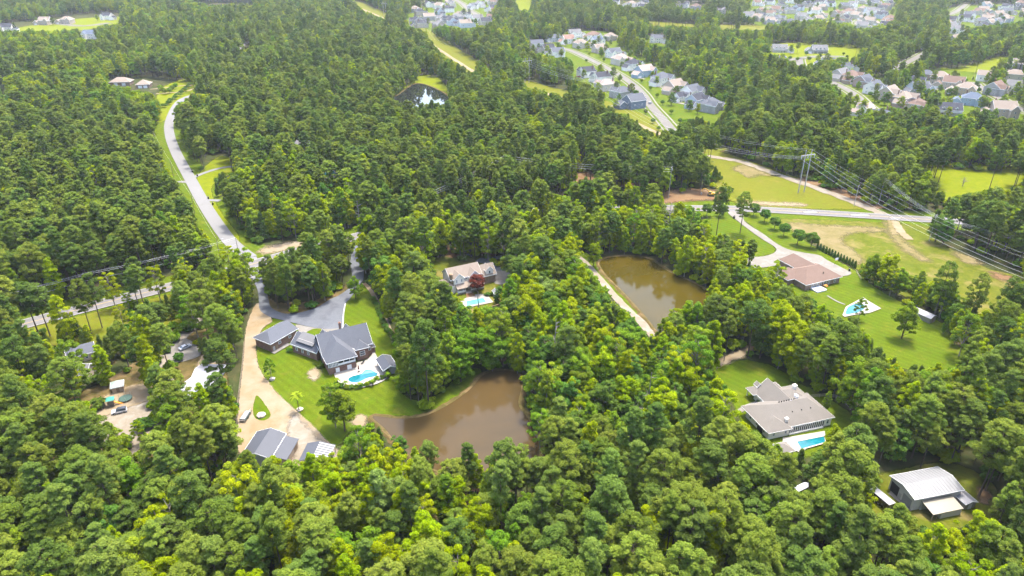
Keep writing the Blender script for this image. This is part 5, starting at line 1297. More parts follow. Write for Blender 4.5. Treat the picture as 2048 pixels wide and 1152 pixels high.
m = MB(); m.prism([(-0.25, 2.35), (0.7, 2.95), (2.1, 3.35), (3.5, 2.95), (4.45, 2.35), (4.45, 2.25), (3.5, 2.83), (2.1, 3.22), (0.7, 2.83), (-0.25, 2.25)], -0.3, 8.3, 'x'); m.build('roof', M['metal_white'], e)
window(e, 2.4, -0.02, 1.5, 0.9, 0.9); door(e, 8.02, 2.1, 1.0, 2.0, 'r', mat='wood')
e = bld('hidden_house', 'grey roofed house glimpsed between pines beside the pale road', 'house', (575, 298), (622, 294), 0); note_built(e, 0, 16, 0, 9, 3)
wall(e, 0, 16, 0, 9, 3.2, M['wall_grey'], 'x', 2.6); roof_gable(e, 0, 16, 0, 9, 3.2, 2.7, 'x', M['roof_grey'], 0.5)
for x in (3, 6, 10, 13): window(e, x, -0.02, 1.7)
sheet('pool_terrace', [(628,347),(672,340),(692,352),(690,362),(640,358)], 0.4, M['deck_stone'], 0)
pool('small turquoise pool glimpsed among the pines below the hidden house', [(640,348),(668,343),(672,349),(645,354)], 'pool', 0.4, smooth=0)
KP.append(np.array([(640,343),(672,340),(676,350),(645,354)], float)); KP.append(np.array([(590,284),(612,284),(612,292),(595,292)], float))

# --- suburb houses --------------------------------------------------------------------------------
NH = [0]
def suburb(px, py, deg, wc, rc, style, size=1.0, where='on the pale curving street'):
    size *= 1.2
    """two-storey family house; style: g gable, h hip, x cross gable, d dormers"""
    r = random.Random(int(px * 7 + py)); NH[0] += 1
    c = G(px, py); w, d = r.uniform(12.5, 15) * size, r.uniform(9.5, 11) * size; h = 5.6 * size if style != 'd' else 3.6 * size
    WN = {'paleblue': 'pale blue', 'cream': 'cream', 'slate': 'dark blue-grey'}.get(wc, wc); RN = {'dark': 'charcoal', 'slate': 'slate-grey', 'pink': 'pinkish'}.get(rc, rc)
    SN = {'g': 'gabled', 'h': 'hipped', 'x': 'cross-gabled', 'd': 'dormered'}[style]
    e = thing('suburb_house', '%s house with %s %s roof %s' % (WN, RN, SN, where), 'house', (c.x, c.y, 0), math.radians(deg), 'suburb houses ' + where)
    W_, Rf = M['wall_' + wc], M['roof_' + rc]
    x0, x1 = -w / 2, w / 2
    if style == 'h':
        wall(e, x0, x1, 0, d, h, W_); roof_hip(e, x0, x1, 0, d, h, d * 0.36, Rf, 0.5)
    else:
        wall(e, x0, x1, 0, d, h, W_, 'x', d * 0.36); roof_gable(e, x0, x1, 0, d, h, d * 0.37, 'x', Rf, 0.45)
    s = 1 if r.random() < 0.5 else -1
    gx = s * (w / 2 - 2.6 * size)
    if style in ('x', 'g', 'h'):
        ww = 2.6 * size
        wall(e, gx - ww, gx + ww, -3.2 * size, 1.5, h * 0.98, W_, 'y', ww * 0.95, name='gable_wing'); roof_gable(e, gx - ww, gx + ww, -3.2 * size, d * 0.45, h * 0.98, ww, 'y', Rf, 0.4, name='gable_roof')
        window(e, gx, -3.22 * size, h * 0.72, 1.6, 1.5); window(e, gx, -3.22 * size, h * 0.26, 1.8, 1.6)
    if style == 'd':
        for k in (-1, 0, 1): dormer(e, k * w * 0.27, d * 0.06, d * 0.3, h + 0.5, 1.7, 1.5, 0.9, 'wall_' + wc, 'roof_' + rc)
        m = MB(); m.box(x0, x1, -2.2, 0, 2.6, 2.85); m.build('porch_roof', Rf, e); posts(e, [x0 + .3, -w * .2, w * .2, x1 - .3], -2.0, 0, 2.6, 0.3)
    # garage wing at the other side
    g0, g1 = (x0 - 6.4 * size, x0) if s > 0 else (x1, x1 + 6.4 * size)
    gh = 3.1 * size
    wall(e, g0, g1, -1.0, 6.2 * size, gh, W_, 'y', 2.2 * size, name='garage_wing'); roof_gable(e, g0, g1, -1.0, 6.2 * size, gh, 2.3 * size, 'y', Rf, 0.4, name='garage_roof')
    door(e, (g0 + g1) / 2, -1.02, 4.6, 2.3, mat='trim', name='garage_door')
    n = 3
    for k in range(n):
        x = -gx * 0.9 + (k - 1) * 2.6 * size
        if abs(x) < w / 2 - 1:
            if style != 'd': window(e, x, -0.02, h * 0.74, 1.1, 1.5)
            if k != 1: window(e, x, -0.02, h * 0.27, 1.1, 1.5)
    door(e, -gx * 0.9, -0.02, 1.1, 2.2, mat='wall_slate')
    for sd, xx in (('l', x0 - 0.02), ('r', x1 + 0.02)):
        for y in (d * .3, d * .7):
            if style != 'd': window(e, xx, y, h * 0.74, 1.0, 1.4, sd)
            window(e, xx, y, h * 0.27, 1.0, 1.4, sd)
    for k in (-1, 1): window(e, k * w * 0.25, d + 0.02, h * 0.5, 1.2, 1.5, 'b')
    if r.random() < 0.5: chimney(e, -gx, d * 0.75, h, h + d * 0.36 + 1.2, 1.0, 0.8)
    m = MB(); m.box((g0 + g1) / 2 - 2.4, (g0 + g1) / 2 + 2.4, -8.5, -1.0, 0.2, 0.36); m.build('drive', M['concrete'], e)
    BUILT.append((c.x, c.y + d * 0.4, 11 * size))
    return e
A_ = 'on the pale curving street'; B_ = 'on the avenue right of the woods'; C_ = 'on the far street by the grey road'; T_ = 'in the distant estate above the woods'; U_ = 'at the end of the distant straight street'; V_ = 'on the distant hillside meadow'; O_ = 'beside the meadow with the wide drive'
SUB = [
 (1258,212,-150,'slate','slate','x',1.1,A_),(1236,194,-150,'grey','slate','h',1.05,A_),(1205,178,-150,'cream','pink','h',1,A_),(1195,163,-150,'white','dark','g',1,A_),(1168,152,-155,'white','dark','x',1,A_),(1110,112,-160,'white','slate','g',1,A_),(1092,104,-160,'cream','dark','g',1,A_),(1070,95,-165,'white','slate','x',1,A_),
 (1112,84,20,'paleblue','slate','g',.95,A_),(1140,88,25,'white','red','x',1.05,A_),(1152,76,20,'white','grey','x',1.1,A_),(1166,97,25,'cream','tan','h',1.05,A_),(1190,80,25,'white','brown','h',1.05,A_),(1198,90,25,'white','blue','g',1,A_),(1202,106,28,'beige','tan','x',1,A_),(1225,82,25,'beige','tan','h',1,A_),(1262,78,25,'white','dark','g',.9,A_),(1312,86,-20,'white','slate','x',1,A_),
 (1232,116,30,'white','slate','x',1.05,A_),(1247,130,30,'cream','pink','h',1.1,A_),(1273,140,32,'white','dark','h',1.05,A_),(1296,154,35,'blue','pink','x',1.1,A_),(1332,170,38,'white','slate','h',1.1,A_),(1358,186,40,'beige','tan','x',1.1,A_),(1392,197,42,'white','slate','x',1.1,A_),(1365,203,40,'white','dark','g',.7,A_),(1402,214,45,'paleblue','dark','x',1.05,A_),(1432,224,45,'grey','slate','h',1.05,A_),
 (1690,160,40,'cream','grey','g',1.05,B_),(1712,165,40,'tan','brown','h',1.05,B_),(1737,175,40,'pink','slate','x',1.05,B_),(1757,188,42,'white','slate','x',1.1,B_),(1790,202,42,'beige','tan','x',1.2,B_),(1818,212,42,'pink','tan','h',1.15,B_),(1845,222,40,'beige','brown','h',.9,B_),(1716,226,-140,'white','pink','g',.85,B_),(1745,238,-140,'grey','slate','h',.95,B_),(1780,248,-140,'white','grey','x',.95,B_),
 (1876,168,-35,'beige','tan','h',1.1,C_),(1902,180,-35,'beige','brown','x',1.1,C_),(1928,192,-35,'tan','tan','h',1.1,C_),(1942,212,-30,'blue','blue','h',1.0,C_),(1898,232,-15,'white','dark','d',1.15,C_),(2008,236,-10,'beige','tan','x',1.15,C_),(2028,180,150,'white','grey','g',.95,C_),(2025,158,150,'cream','tan','h',1,C_),(1968,160,150,'white','tan','g',1,C_),(1850,160,-30,'pink','slate','h',.9,C_),
 (1560,105,-5,'white','grey','d',1.1,O_),(1640,107,-5,'grey','grey','d',1.1,O_),(1560,126,170,'grey','slate','h',.9,O_),(1652,132,170,'white','slate','g',.9,O_),(1690,140,160,'white','slate','h',.9,O_),(1765,140,150,'white','brown','g',.9,O_),
]
r_ = random.Random(4)
wcs, rcs = ['white', 'white', 'cream', 'grey', 'beige', 'paleblue'], ['dark', 'dark', 'slate', 'grey', 'tan', 'brown']
for (x, y) in [(1512,12),(1540,10),(1562,16),(1580,28),(1528,40),(1562,44),(1548,26),(1640,8),(1662,14),(1688,18),(1678,34),(1695,44),(1720,8),(1746,12),(1768,20),(1742,28),(1760,38),(1782,54),(1722,60),(1650,58),(1600,22),(1618,14)]:
    SUB.append((x, y, r_.uniform(-60, 60), r_.choice(wcs), r_.choice(rcs), r_.choice('xhgx'), 1.1, T_))
for (x, y) in [(1938,38),(1955,30),(1978,40),(1960,50),(1985,54),(1912,68),(1910,86),(1820,98),(2015,30),(2040,20),(1232,10),(1258,14),(1284,16),(1368,16),(1396,20),(1440,28),(1498,38),(1466,22),(1320,6)]:
    SUB.append((x, y, r_.uniform(-60, 60), r_.choice(wcs), r_.choice(rcs), r_.choice('xhgx'), 1.1, T_ if x > 1500 else 'beyond the distant meadow strip'))
for i, (x, y) in enumerate([(838,30),(856,40),(842,54),(872,58),(885,30),(905,10),(902,24),(878,44),(892,46),(912,38),(935,36),(952,44),(968,50),(928,54),(912,50),(965,14),(985,22),(975,8),(862,14)]):
    SUB.append((x, y, r_.choice((20, 200, -70, 110)), r_.choice(wcs), ['dark', 'tan', 'dark', 'grey'][i % 4], r_.choice('xhgx'), 1.15, U_))
for (x, y, a, wc, rc, st) in [(12,64,10,'white','dark','x'),(88,50,0,'beige','tan','g'),(132,48,0,'beige','tan','h'),(212,40,-10,'white','dark','x'),(178,78,0,'white','blue','g'),(335,8,0,'white','grey','x'),(380,28,0,'beige','tan','h'),(70,12,0,'white','grey','g')]:
    SUB.append((x, y, a, wc, rc, st, 1.1, V_))
r2 = random.Random(8)
for (x0, y0, x1, y1, n, wh) in ((1500, 2, 1790, 60, 30, T_), (1890, 12, 2060, 62, 16, T_), (815, 6, 1000, 56, 10, U_), (1200, 2, 1500, 34, 9, 'beyond the distant meadow strip'), (1800, 150, 1850, 200, 2, B_), (1960, 140, 2060, 200, 3, C_)):
    for _ in range(n * 4):
        x, y = r2.uniform(x0, x1), r2.uniform(y0, y1); g = G(x, y)
        if n > 0 and all(math.hypot(g.x - G(q[0], q[1]).x, g.y - G(q[0], q[1]).y) > 30 for q in SUB):
            SUB.append((x, y, r2.uniform(-70, 70), r2.choice(wcs), r2.choice(['dark', 'slate', 'grey', 'tan', 'brown', 'tan']), r2.choice('xhgx'), 1.1, wh)); n -= 1
for a in SUB: suburb(*a)
for (x, y, w, lab) in ((240, 172, 20, 'long tan roofed villa behind trees beside the estate lawn'), (286, 177, 13, 'tan hipped garage with two white doors beside the estate lawn')):
    e = bld('villa', lab, 'house', (x - w, y), (x + w, y - 1), 0); note_built(e, 0, w * 1.6, 0, 12)
    wd = (G(x + w, y - 1) - G(x - w, y)).length
    wall(e, 0, wd, 0, 13, 3.6, M['brick_tan']); roof_hip(e, 0, wd, 0, 13, 3.6, 4.0, M['roof_tan'], 0.6)
    for k in (0.3, 0.7): door(e, wd * k, -0.02, 3.6, 2.6, mat='trim', name='garage_door')
for (px_, py_, wz) in ((1102, 248, 11), (1070, 272, 9), (130, 765, 8)):
    e = bld('hidden_house', {1102: 'rust roofed house deep in the large wood', 1070: 'small pale roofed house deep in the large wood', 130: 'white outbuilding hidden in the left woods'}[px_], 'house', (px_, py_), (px_ + 20, py_ - 1)); note_built(e, 0, wz, 0, 8)
    wall(e, 0, wz, 0, 7, 3, M['wall_beige'], 'x', 2); roof_gable(e, 0, wz, 0, 7, 3, 2.1, 'x', M['roof_red' if px_ == 1102 else 'roof_grey'], 0.4); window(e, wz * .3, -0.02, 1.6); window(e, wz * .7, -0.02, 1.6)
# ---------------------------------------------------------------- poles and wires
def sag_wire(name, label, pts, sag, r=0.05, group=None, n=10):
    m = MB(); line = []
    for a, b in zip(pts[:-1], pts[1:]):
        a, b = Vector(a), Vector(b); s = sag * ((b - a).length / 100) ** 2 * 1.0
        for k in range(n): 
            t = k / n; p = a.lerp(b, t); p.z -= s * 4 * t * (1 - t); line.append(p)
    line.append(Vector(pts[-1]))
    c = line[0].copy(); c.z = 0
    m.tube([p - c for p in line], r, 4)
    return tag(m.build(name, M['wire'], None, c), label, 'wire', group)

def utility_pole(loc, h, rz, label, arm=True, lamp=False, transformer=False, mat='pole_brown', group='wooden utility poles'):
    e = thing('utility_pole', label, 'pole', (loc[0], loc[1], 0), rz, group)
    m = MB(); m.tube([(0, 0, -0.3), (0, 0, h * .5), (0, 0, h)], 0.17, 8, 0.11); m.build('shaft', M[mat], e)
    if arm:
        m = MB(); m.box(-1.25, 1.25, -0.17, -0.06, h - 0.75, h - 0.6); m.build('crossarm', M[mat], e)
        for x in (-1.15, 0.45, 1.15):
            m = MB(); m.lathe([(0.05, h - .6), (0.09, h - .5), (0.06, h - .4), (0.08, h - .33), (0.02, h - .3)], 6, x, -0.11); m.build('insulator', M['pole_grey'], e)
    if lamp:
        m = MB(); m.tube([(0, 0, h * .8), (1.2, 0, h * .92), (2.6, 0, h * .93)], 0.05, 5); m.build('lamp_arm', M['steel'], e)
        m = MB(); m.box(2.5, 3.2, -0.14, 0.14, h * .93 - .08, h * .93 + .06); m.build('lamp_head', M['steel'], e)
    if transformer:
        m = MB(); m.lathe([(0.24, h - 2.4), (0.26, h - 2.35), (0.26, h - 1.5), (0.2, h - 1.4)], 10, 0, -0.45); m.build('transformer', M['steel'], e)
    return e

def h_frame(loc, ang, h, label):
    e = thing('transmission_tower', label, 'tower', (loc[0], loc[1], 0), ang, 'two-pole transmission towers')
    for x in (-2.3, 2.3):
        m = MB(); m.tube([(x, 0, -0.4), (x, 0, h * .5), (x, 0, h)], 0.34, 8, 0.2); m.build('pole', M['pole_grey'], e)
    m = MB(); m.box(-5.2, 5.2, -0.42, -0.22, h - 3.3, h - 2.95); m.box(-5.2, 5.2, 0.22, 0.42, h - 3.3, h - 2.95); m.build('crossbeam', M['pole_grey'], e)
    for x in (-5.0, 0, 5.0):
        m = MB(); m.lathe([(0.06, h - 5.1)] + [(0.2 if i % 2 else 0.08, h - 5.0 + i * 0.17) for i in range(10)] + [(0.05, h - 3.3)], 6, x, 0); m.build('insulator', M['steel'], e)
    return e
T1, T2, T3 = G(1602, 385), G(1054, 166), G(1184, 206)
ang_l = math.atan2(T1.y - T3.y, T1.x - T3.x)
step = (T1 - T3); T0 = T1 + step * 0.95; TM1 = T0 + step * 0.9; T4 = G(846, 70); T5 = G(770, 32)
TW = [(TM1, 26), (T0, 26), (T1, 27), (T3, 25), (T2, 26), (T4, 26), (T5, 26)]
for k, (p, h) in enumerate(TW):
    if k == 0: continue
    h_frame(p, ang_l + math.pi / 2, h, ['', 'pale two-pole transmission tower at the edge of the olive field', 'tall pale two-pole transmission tower on the grass beside the dirt track', 'two-pole transmission tower beside the dark blue-grey suburb house', 'two-pole transmission tower at the bend of the cleared strip', 'far two-pole transmission tower below the straight-street houses', 'farthest two-pole transmission tower on the cleared strip'][k])
nd = Vector((-math.sin(ang_l), math.cos(ang_l), 0))
for k, off in enumerate((-5.0, 0, 5.0)):
    sag_wire('transmission_wire', ['lower', 'middle', 'upper'][k] + ' conductor strung along the two-pole transmission towers', [(*(p + nd * off).xy, h - 5.1) for p, h in TW], 2.2, 0.038, 'transmission conductors')
for k, off in enumerate((-2.3, 2.3)):
    sag_wire('shield_wire', 'thin shield wire along the tops of the %s tower poles' % ('near' if k else 'far'), [(*(p + nd * off).xy, h) for p, h in TW], 1.8, 0.024, 'shield wires')
# roadside line on the far side of the highway
full = offset_line(ROAD_W, 9.5, 10); acc, poles, last = 0, [full[0]], full[0]
for p in full[1:]:
    acc += (p - last).length; last = p
    if acc > 62 and PX(p.x, p.y, 0.0)[0] < 640: poles.append(p); acc = 0
wl = [[], [], [], []]
for i, p in enumerate(poles):
    q = poles[min(i + 1, len(poles) - 1)] - poles[max(i - 1, 0)]; an = math.atan2(q.y, q.x) + math.pi / 2
    utility_pole(p, 12, an, 'brown wooden utility pole with crossarm beside the yellow-lined highway', transformer=i % 3 == 1, group='poles along the highway')
    dx = Vector((math.cos(an), math.sin(an), 0))
    for k, o in enumerate((-1.15, 0.45, 1.15)): wl[k].append((*(p + dx * o).xy, 11.7))
    wl[3].append((p.x, p.y, 8.5))
for k in range(4): sag_wire('power_line', ('sagging distribution wire strung along the yellow-lined highway poles' if k < 3 else 'low telephone cable strung beneath the highway distribution wires'), wl[k], 2.4, 0.026, 'wires along the highway')
ln = [G(441, 519), G(390, 427), G(347, 353), G(312, 290)]
for i, p in enumerate(ln):
    utility_pole(p, 11.5, 0.5, ['utility pole with street lamp arm at the foot of the pale road', 'plain utility pole on the verge halfway up the pale road', 'plain utility pole opposite the paired driveways of the pale road', 'plain utility pole near the top bend of the pale road'][i], arm=False, lamp=i == 0)
sag_wire('power_line', 'single wire strung between the poles of the pale winding road', [(p.x, p.y, 11.2) for p in ln], 2.0, 0.035)
right = [(1757, 408, 17, 'tall grey pole carrying four wires beside the dirt track'), (1805, 411, 17, 'tall grey pole in front of the dark trees by the yellow meadow'), (1858, 482, 15, 'grey pole in the olive field before the dark evergreens'), (1708, 412, 13, 'grey pole with guy brace where the dirt track meets the highway'), (1337, 396, 20, 'tall grey pole with transformers beside the yellow excavator')]
rp = []
for (x, y, h, lab) in right:
    p = G(x, y); rp.append((p, h)); utility_pole(p, h, 0.9, lab, arm=True, transformer=x == 1337, mat='pole_grey', group='grey power poles')
f1 = G(2150, 560); f1.z = 15
for k in range(4):
    z = -0.5 - 0.7 * k
    sag_wire('power_line', 'wire falling from the tall grey track pole across the olive field', [(rp[0][0].x, rp[0][0].y, rp[0][1] + z), (rp[2][0].x + k * .4, rp[2][0].y, rp[2][1] + z), (f1.x, f1.y + k, 15 + z)], 3.0, 0.028, 'wires over the olive field')
w2 = G(1010, 372); w3 = G(868, 432)
for k in range(3):
    sag_wire('power_line', 'pale wire running from the transformer pole over the leafy woods', [(rp[4][0].x, rp[4][0].y, 19.5 - k * 1.4), (w2.x, w2.y, 20 - k * 1.4), (w3.x, w3.y, 15 - k * 1.2)], 2.0, 0.04, 'wires over the leafy woods')
utility_pole(w2, 20.5, 0.3, 'grey pole standing among pines left of the red clay clearing', mat='pole_grey', group='grey power poles')

# ---------------------------------------------------------------- vehicles
def car(loc, rz, label, paint='car_white', kind='suv', roof=None, group=None):
    e = thing('parked_car' if kind != 'pickup' else 'pickup_truck', label, 'car', loc, rz, group)
    L, Wd = 4.7, 1.9
    top = {'suv': [(-2.2, 0.95), (-2.05, 1.62), (0.35, 1.68), (1.15, 1.02)], 'sedan': [(-1.9, 0.9), (-1.0, 1.38), (0.4, 1.4), (1.3, 0.92)], 'pickup': [(-0.5, 0.98), (-0.35, 1.7), (0.8, 1.72), (1.4, 1.02)]}[kind]
    m = MB(); prof = [(-2.35, 0.42), (-2.33, 0.92), (-2.2, 0.98), (1.15, 1.02), (2.15, 0.9), (2.35, 0.72), (2.35, 0.42)]
    m.prism([(x, z) for x, z in prof], -Wd / 2, Wd / 2, 'y'); b = m.build('body', M[paint], e)
    m = MB(); tv = [(x, -Wd / 2 * (0.98 if z < 1.2 else 0.8), z) for x, z in top] + [(x, Wd / 2 * (0.98 if z < 1.2 else 0.8), z) for x, z in top]
    m.add(tv, [(3,2,1,0),(4,5,6,7),(0,1,5,4),(1,2,6,5),(2,3,7,6)]); m.build('cabin_glass', M['glass'], e)
    rt = [t for t in top if t[1] > 1.2]
    m = MB(); m.box(rt[0][0] - .05, rt[1][0] + .05, -0.76, 0.76, rt[0][1] + 0.02, rt[1][1] + 0.05); m.build('roof', M[roof or paint], e)
    for x in (-1.45, 1.45):
        for s in (-1, 1):
            w = MB(); w.lathe([(0.2, -0.12), (0.36, -0.12), (0.38, 0), (0.36, 0.12), (0.2, 0.12)], 12); o = w.build('wheel', M['rubber'], e, (x, s * 0.86, 0.38)); o.rotation_euler = (math.pi / 2, 0, 0)
            hb = MB(); hb.lathe([(0.2, -0.13), (0.21, 0), (0.2, 0.13)], 8); hb.build('rim', M['steel'], o)
    for s in (-1, 1):
        m = MB(); m.box(2.33, 2.37, s * .68 - .2, s * .68 + .2, 0.66, 0.8); m.build('headlight', M['trim'], e)
        m = MB(); m.box(-2.37, -2.33, s * .72 - .15, s * .72 + .15, 0.7, 0.9); m.build('tail_light', M['car_red'], e)
    return e
c = G(240, 826); car((c.x, c.y, 0.27), math.radians(203), 'white car with black roof parked on the gravel pad', 'car_white', 'suv', 'car_black')
c = G(371, 698); car((c.x, c.y, 0.27), 0.9, 'silver car parked on the concrete pad beside the white metal roofs', 'car_grey', 'sedan')
c = G(936, 514); car((c.x, c.y, 0.27), 0.3, 'black car parked under trees behind the white farmhouse', 'car_black', 'suv')
c = G(1725, 243); car((c.x, c.y, 0.37), 0.9, 'black car on the driveway below the pinkish roofed suburb house', 'car_black', 'suv')
for (x, y, a, p, k, lab) in ((1164, 158, .5, 'car_white', 'pickup', 'white pickup parked behind the white suburb house with chimney'), (1158, 155, .2, 'car_red', 'sedan', 'red car parked behind the white suburb house with chimney'), (1612, 103, -.2, 'car_white', 'sedan', 'white car on the wide drive beside the dormered house'), (1300, 208, 1.0, 'car_grey', 'suv', 'silver car parked on the pale curving suburb street'), (1222, 160, 1.0, 'car_white', 'suv', 'white car on a driveway of the curving suburb street'), (1255, 185, .9, 'car_grey', 'sedan', 'grey car beside the slate roofed suburb house'), (2025, 215, -.6, 'car_black', 'suv', 'black car on the grey road by the tan gabled house')):
    c = G(x, y); car((c.x, c.y, 0.36), a, lab, p, k)
# camper trailer, flatbed, green utility trailer
c = G(1757, 1004); e = thing('camper_trailer', 'dark camper trailer with white roof parked beside the metal barn', 'trailer', (c.x, c.y, 0.0), math.radians(112))
m = MB(); m.prism([(-4.0, 0.6), (3.4, 0.6), (4.0, 1.4), (3.8, 2.7), (-4.0, 2.8)], -1.2, 1.2, 'y'); m.build('body', M['car_black'], e)
m = MB(); m.box(-4.02, 3.75, -1.22, 1.22, 2.8, 2.88); m.build('roof', M['metal_white'], e)
m = MB(); m.box(-2.0, -1.3, -0.35, 0.35, 2.88, 3.05); m.build('roof_vent', M['trim'], e)
for x in (-2.4, -0.2, 2.0): window(e, x, -1.21, 1.9, 1.0, 0.7)
for x in (-0.9, 0.1):
    for s in (-1, 1):
        w = MB(); w.lathe([(0.2, -0.12), (0.38, -0.12), (0.4, 0), (0.38, 0.12), (0.2, 0.12)], 12); o = w.build('wheel', M['rubber'], e, (x, s * 1.1, 0.4)); o.rotation_euler = (math.pi / 2, 0, 0)
m = MB(); m.tube([(4.0, 0, 0.6), (5.2, 0, 0.55)], 0.07, 5); m.build('drawbar', M['steel'], e)
def flat_trailer(px, py, rz, label, box=None, L=5.0):
    c = G(px, py); e = thing('trailer', label, 'trailer', (c.x, c.y, 0.24), rz)
    m = MB(); m.box(-L/2, L/2, -1.0, 1.0, 0.62, 0.74); m.build('bed', M['wood_grey'], e)
    for s in (-1, 1):
        m = MB(); m.box(-L/2, L/2, s * 1.0 - .04, s * 1.0 + .04, 0.74, 1.05); m.build('side_rail', M['green_box'], e)
        w = MB(); w.lathe([(0.2, -0.1), (0.33, -0.1), (0.35, 0), (0.33, 0.1), (0.2, 0.1)], 12); o = w.build('wheel', M['rubber'], e, (-0.3, s * 1.05, 0.35)); o.rotation_euler = (math.pi / 2, 0, 0)
    m = MB(); m.tube([(L/2, 0, 0.65), (L/2 + 1.3, 0, 0.5)], 0.06, 5); m.build('drawbar', M['steel'], e)
    if box:
        m = MB(); m.box(-L/2 + 0.3, L/2 - 0.9, -0.8, 0.8, 0.76, 1.25); m.build('load', M[box], e)
    return e
flat_trailer(492, 836, math.radians(86), 'dark green utility trailer with pale load beside the grass island', 'metal_white', 5.6)
flat_trailer(1551, 352, math.radians(-20), 'flat trailer parked on the dirt track by the transmission tower', None, 6.5)
# tarp-covered boat
c = G(1601, 978); e = thing('covered_boat', 'boat under a pale blue-white tarp among the pines', 'boat', (c.x, c.y, 0), 0.5)
m = MB(); m.add([(-2.6,-1,0.7),(2.0,-1,0.7),(3.2,0,0.9),(2.0,1,0.7),(-2.6,1,0.7),(-2.6,0,1.7),(1.6,0,1.9),(-2.4,-0.6,0.2),(1.8,-0.5,0.2),(2.6,0,0.4),(1.8,0.5,0.2),(-2.4,0.6,0.2)], [(0,1,6,5),(1,2,6),(2,3,6),(3,4,5,6),(4,0,5)]); m.build('tarp', M['tarp'], e)
m = MB(); m.add([(-2.6,-1,0.69),(2.0,-1,0.69),(3.2,0,0.89),(2.0,1,0.69),(-2.6,1,0.69),(-2.4,-0.6,0.2),(1.8,-0.5,0.2),(2.6,0,0.4),(1.8,0.5,0.2),(-2.4,0.6,0.2)], [(0,5,6,1),(1,6,7,2),(2,7,8,3),(3,8,9,4),(4,9,5,0),(5,9,8,7,6)]); m.build('hull', M['car_white'], e)
KP.append(np.array([(1590,968),(1612,966),(1614,985),(1592,986)], float))
# excavator
c = G(1421, 392); e = thing('excavator', 'small yellow excavator on the red clay clearing by the highway', 'excavator', (c.x, c.y, 0.2), math.radians(165))
for s in (-1, 1):
    m = MB(); m.prism([(-2.0, 0.25), (-1.7, 0), (1.7, 0), (2.0, 0.25), (2.0, 0.6), (1.7, 0.85), (-1.7, 0.85), (-2.0, 0.6)], s * 1.1 - .3, s * 1.1 + .3, 'y'); m.build('track', M['rubber'], e)
m = MB(); m.prism([(-2.3, 0.95), (1.2, 0.95), (1.2, 1.5), (-0.6, 1.6), (-1.2, 2.2), (-2.3, 2.1)], -1.2, 1.2, 'y'); m.build('house', M['amber'], e)
m = MB(); m.box(-0.3, 1.2, 0.2, 1.2, 1.5, 2.9); cb = m.build('cab', M['amber'], e); m = MB(); m.box(-0.1, 1.23, 0.17, 1.23, 1.8, 2.7); m.build('cab_glass', M['glass'], cb)
m = MB(); m.tube([(1.0, -0.3, 1.5), (2.2, -0.3, 3.6), (3.8, -0.3, 4.2), (5.2, -0.3, 3.6)], 0.28, 6, 0.2); m.build('boom', M['amber'], e)
m = MB(); m.tube([(5.2, -0.3, 3.6), (5.6, -0.3, 1.6)], 0.2, 6, 0.14); m.build('arm', M['amber'], e)
m = MB(); m.prism([(5.2, 0.3), (6.0, 0.5), (6.0, 1.4), (5.5, 1.7), (5.2, 1.2)], -0.8, 0.2, 'y'); m.build('bucket', M['steel'], e)

# ---------------------------------------------------------------- yard things
def kid(): pass
c = G(224, 812); e = thing('playset', 'wooden playset with orange slide and teal canopy beside the gravel pad', 'playset', (c.x, c.y, 0), 0.4)
for x in (-1, 1):
    for y in (-1, 1):
        m = MB(); m.tube([(x, y, 0), (x, y, 3.0)], 0.09, 5); m.build('post', M['wood'], e)
m = MB(); m.box(-1.1, 1.1, -1.1, 1.1, 1.4, 1.5); m.build('platform', M['wood'], e)
m = MB(); m.add([(-1.3,-1.3,2.9),(1.3,-1.3,2.9),(1.3,1.3,2.9),(-1.3,1.3,2.9),(0,0,3.9)], [(0,1,4),(1,2,4),(2,3,4),(3,0,4),(3,2,1,0)]); m.build('canopy', M['teal'], e)
m = MB(); m.prism([(1.0, 1.5), (2.6, 0.5), (3.6, 0.2), (3.6, 0.3), (2.6, 0.65), (1.0, 1.65)], -0.4, 0.4, 'y'); m.build('slide', M['orange'], e)
m = MB(); m.tube([(-1, 0, 2.6), (-4.2, 0, 2.6)], 0.09, 5); m.tube([(-4.2, 0, 2.6), (-4.6, -1, 0)], 0.07, 5); m.tube([(-4.2, 0, 2.6), (-4.6, 1, 0)], 0.07, 5); m.build('swing_frame', M['orange'], e)
for x in (-2.0, -3.2):
    m = MB(); m.tube([(x, -.2, 2.6), (x, -.2, 0.6)], 0.02, 4); m.tube([(x, .2, 2.6), (x, .2, 0.6)], 0.02, 4); m.box(x - .12, x + .12, -.25, .25, 0.55, 0.6); m.build('swing', M['black'], e)
c = G(252, 800); e = thing('trampoline', 'round black trampoline beside the tan shed', 'trampoline', (c.x, c.y, 0))
m = MB(); m.lathe([(1.9, 0.82), (1.9, 0.86), (0.1, 0.84)], 20); m.build('mat', M['black'], e); m = MB(); m.lathe([(1.9, 0.78), (2.2, 0.8), (2.2, 0.9), (1.9, 0.92)], 20); m.build('rim', M['green_box'], e)
for k in range(6):
    a = k * math.pi / 3; m = MB(); m.tube([(2.1 * math.cos(a), 2.1 * math.sin(a), 0), (2.1 * math.cos(a), 2.1 * math.sin(a), 2.4)], 0.04, 5); m.build('leg', M['steel'], e)
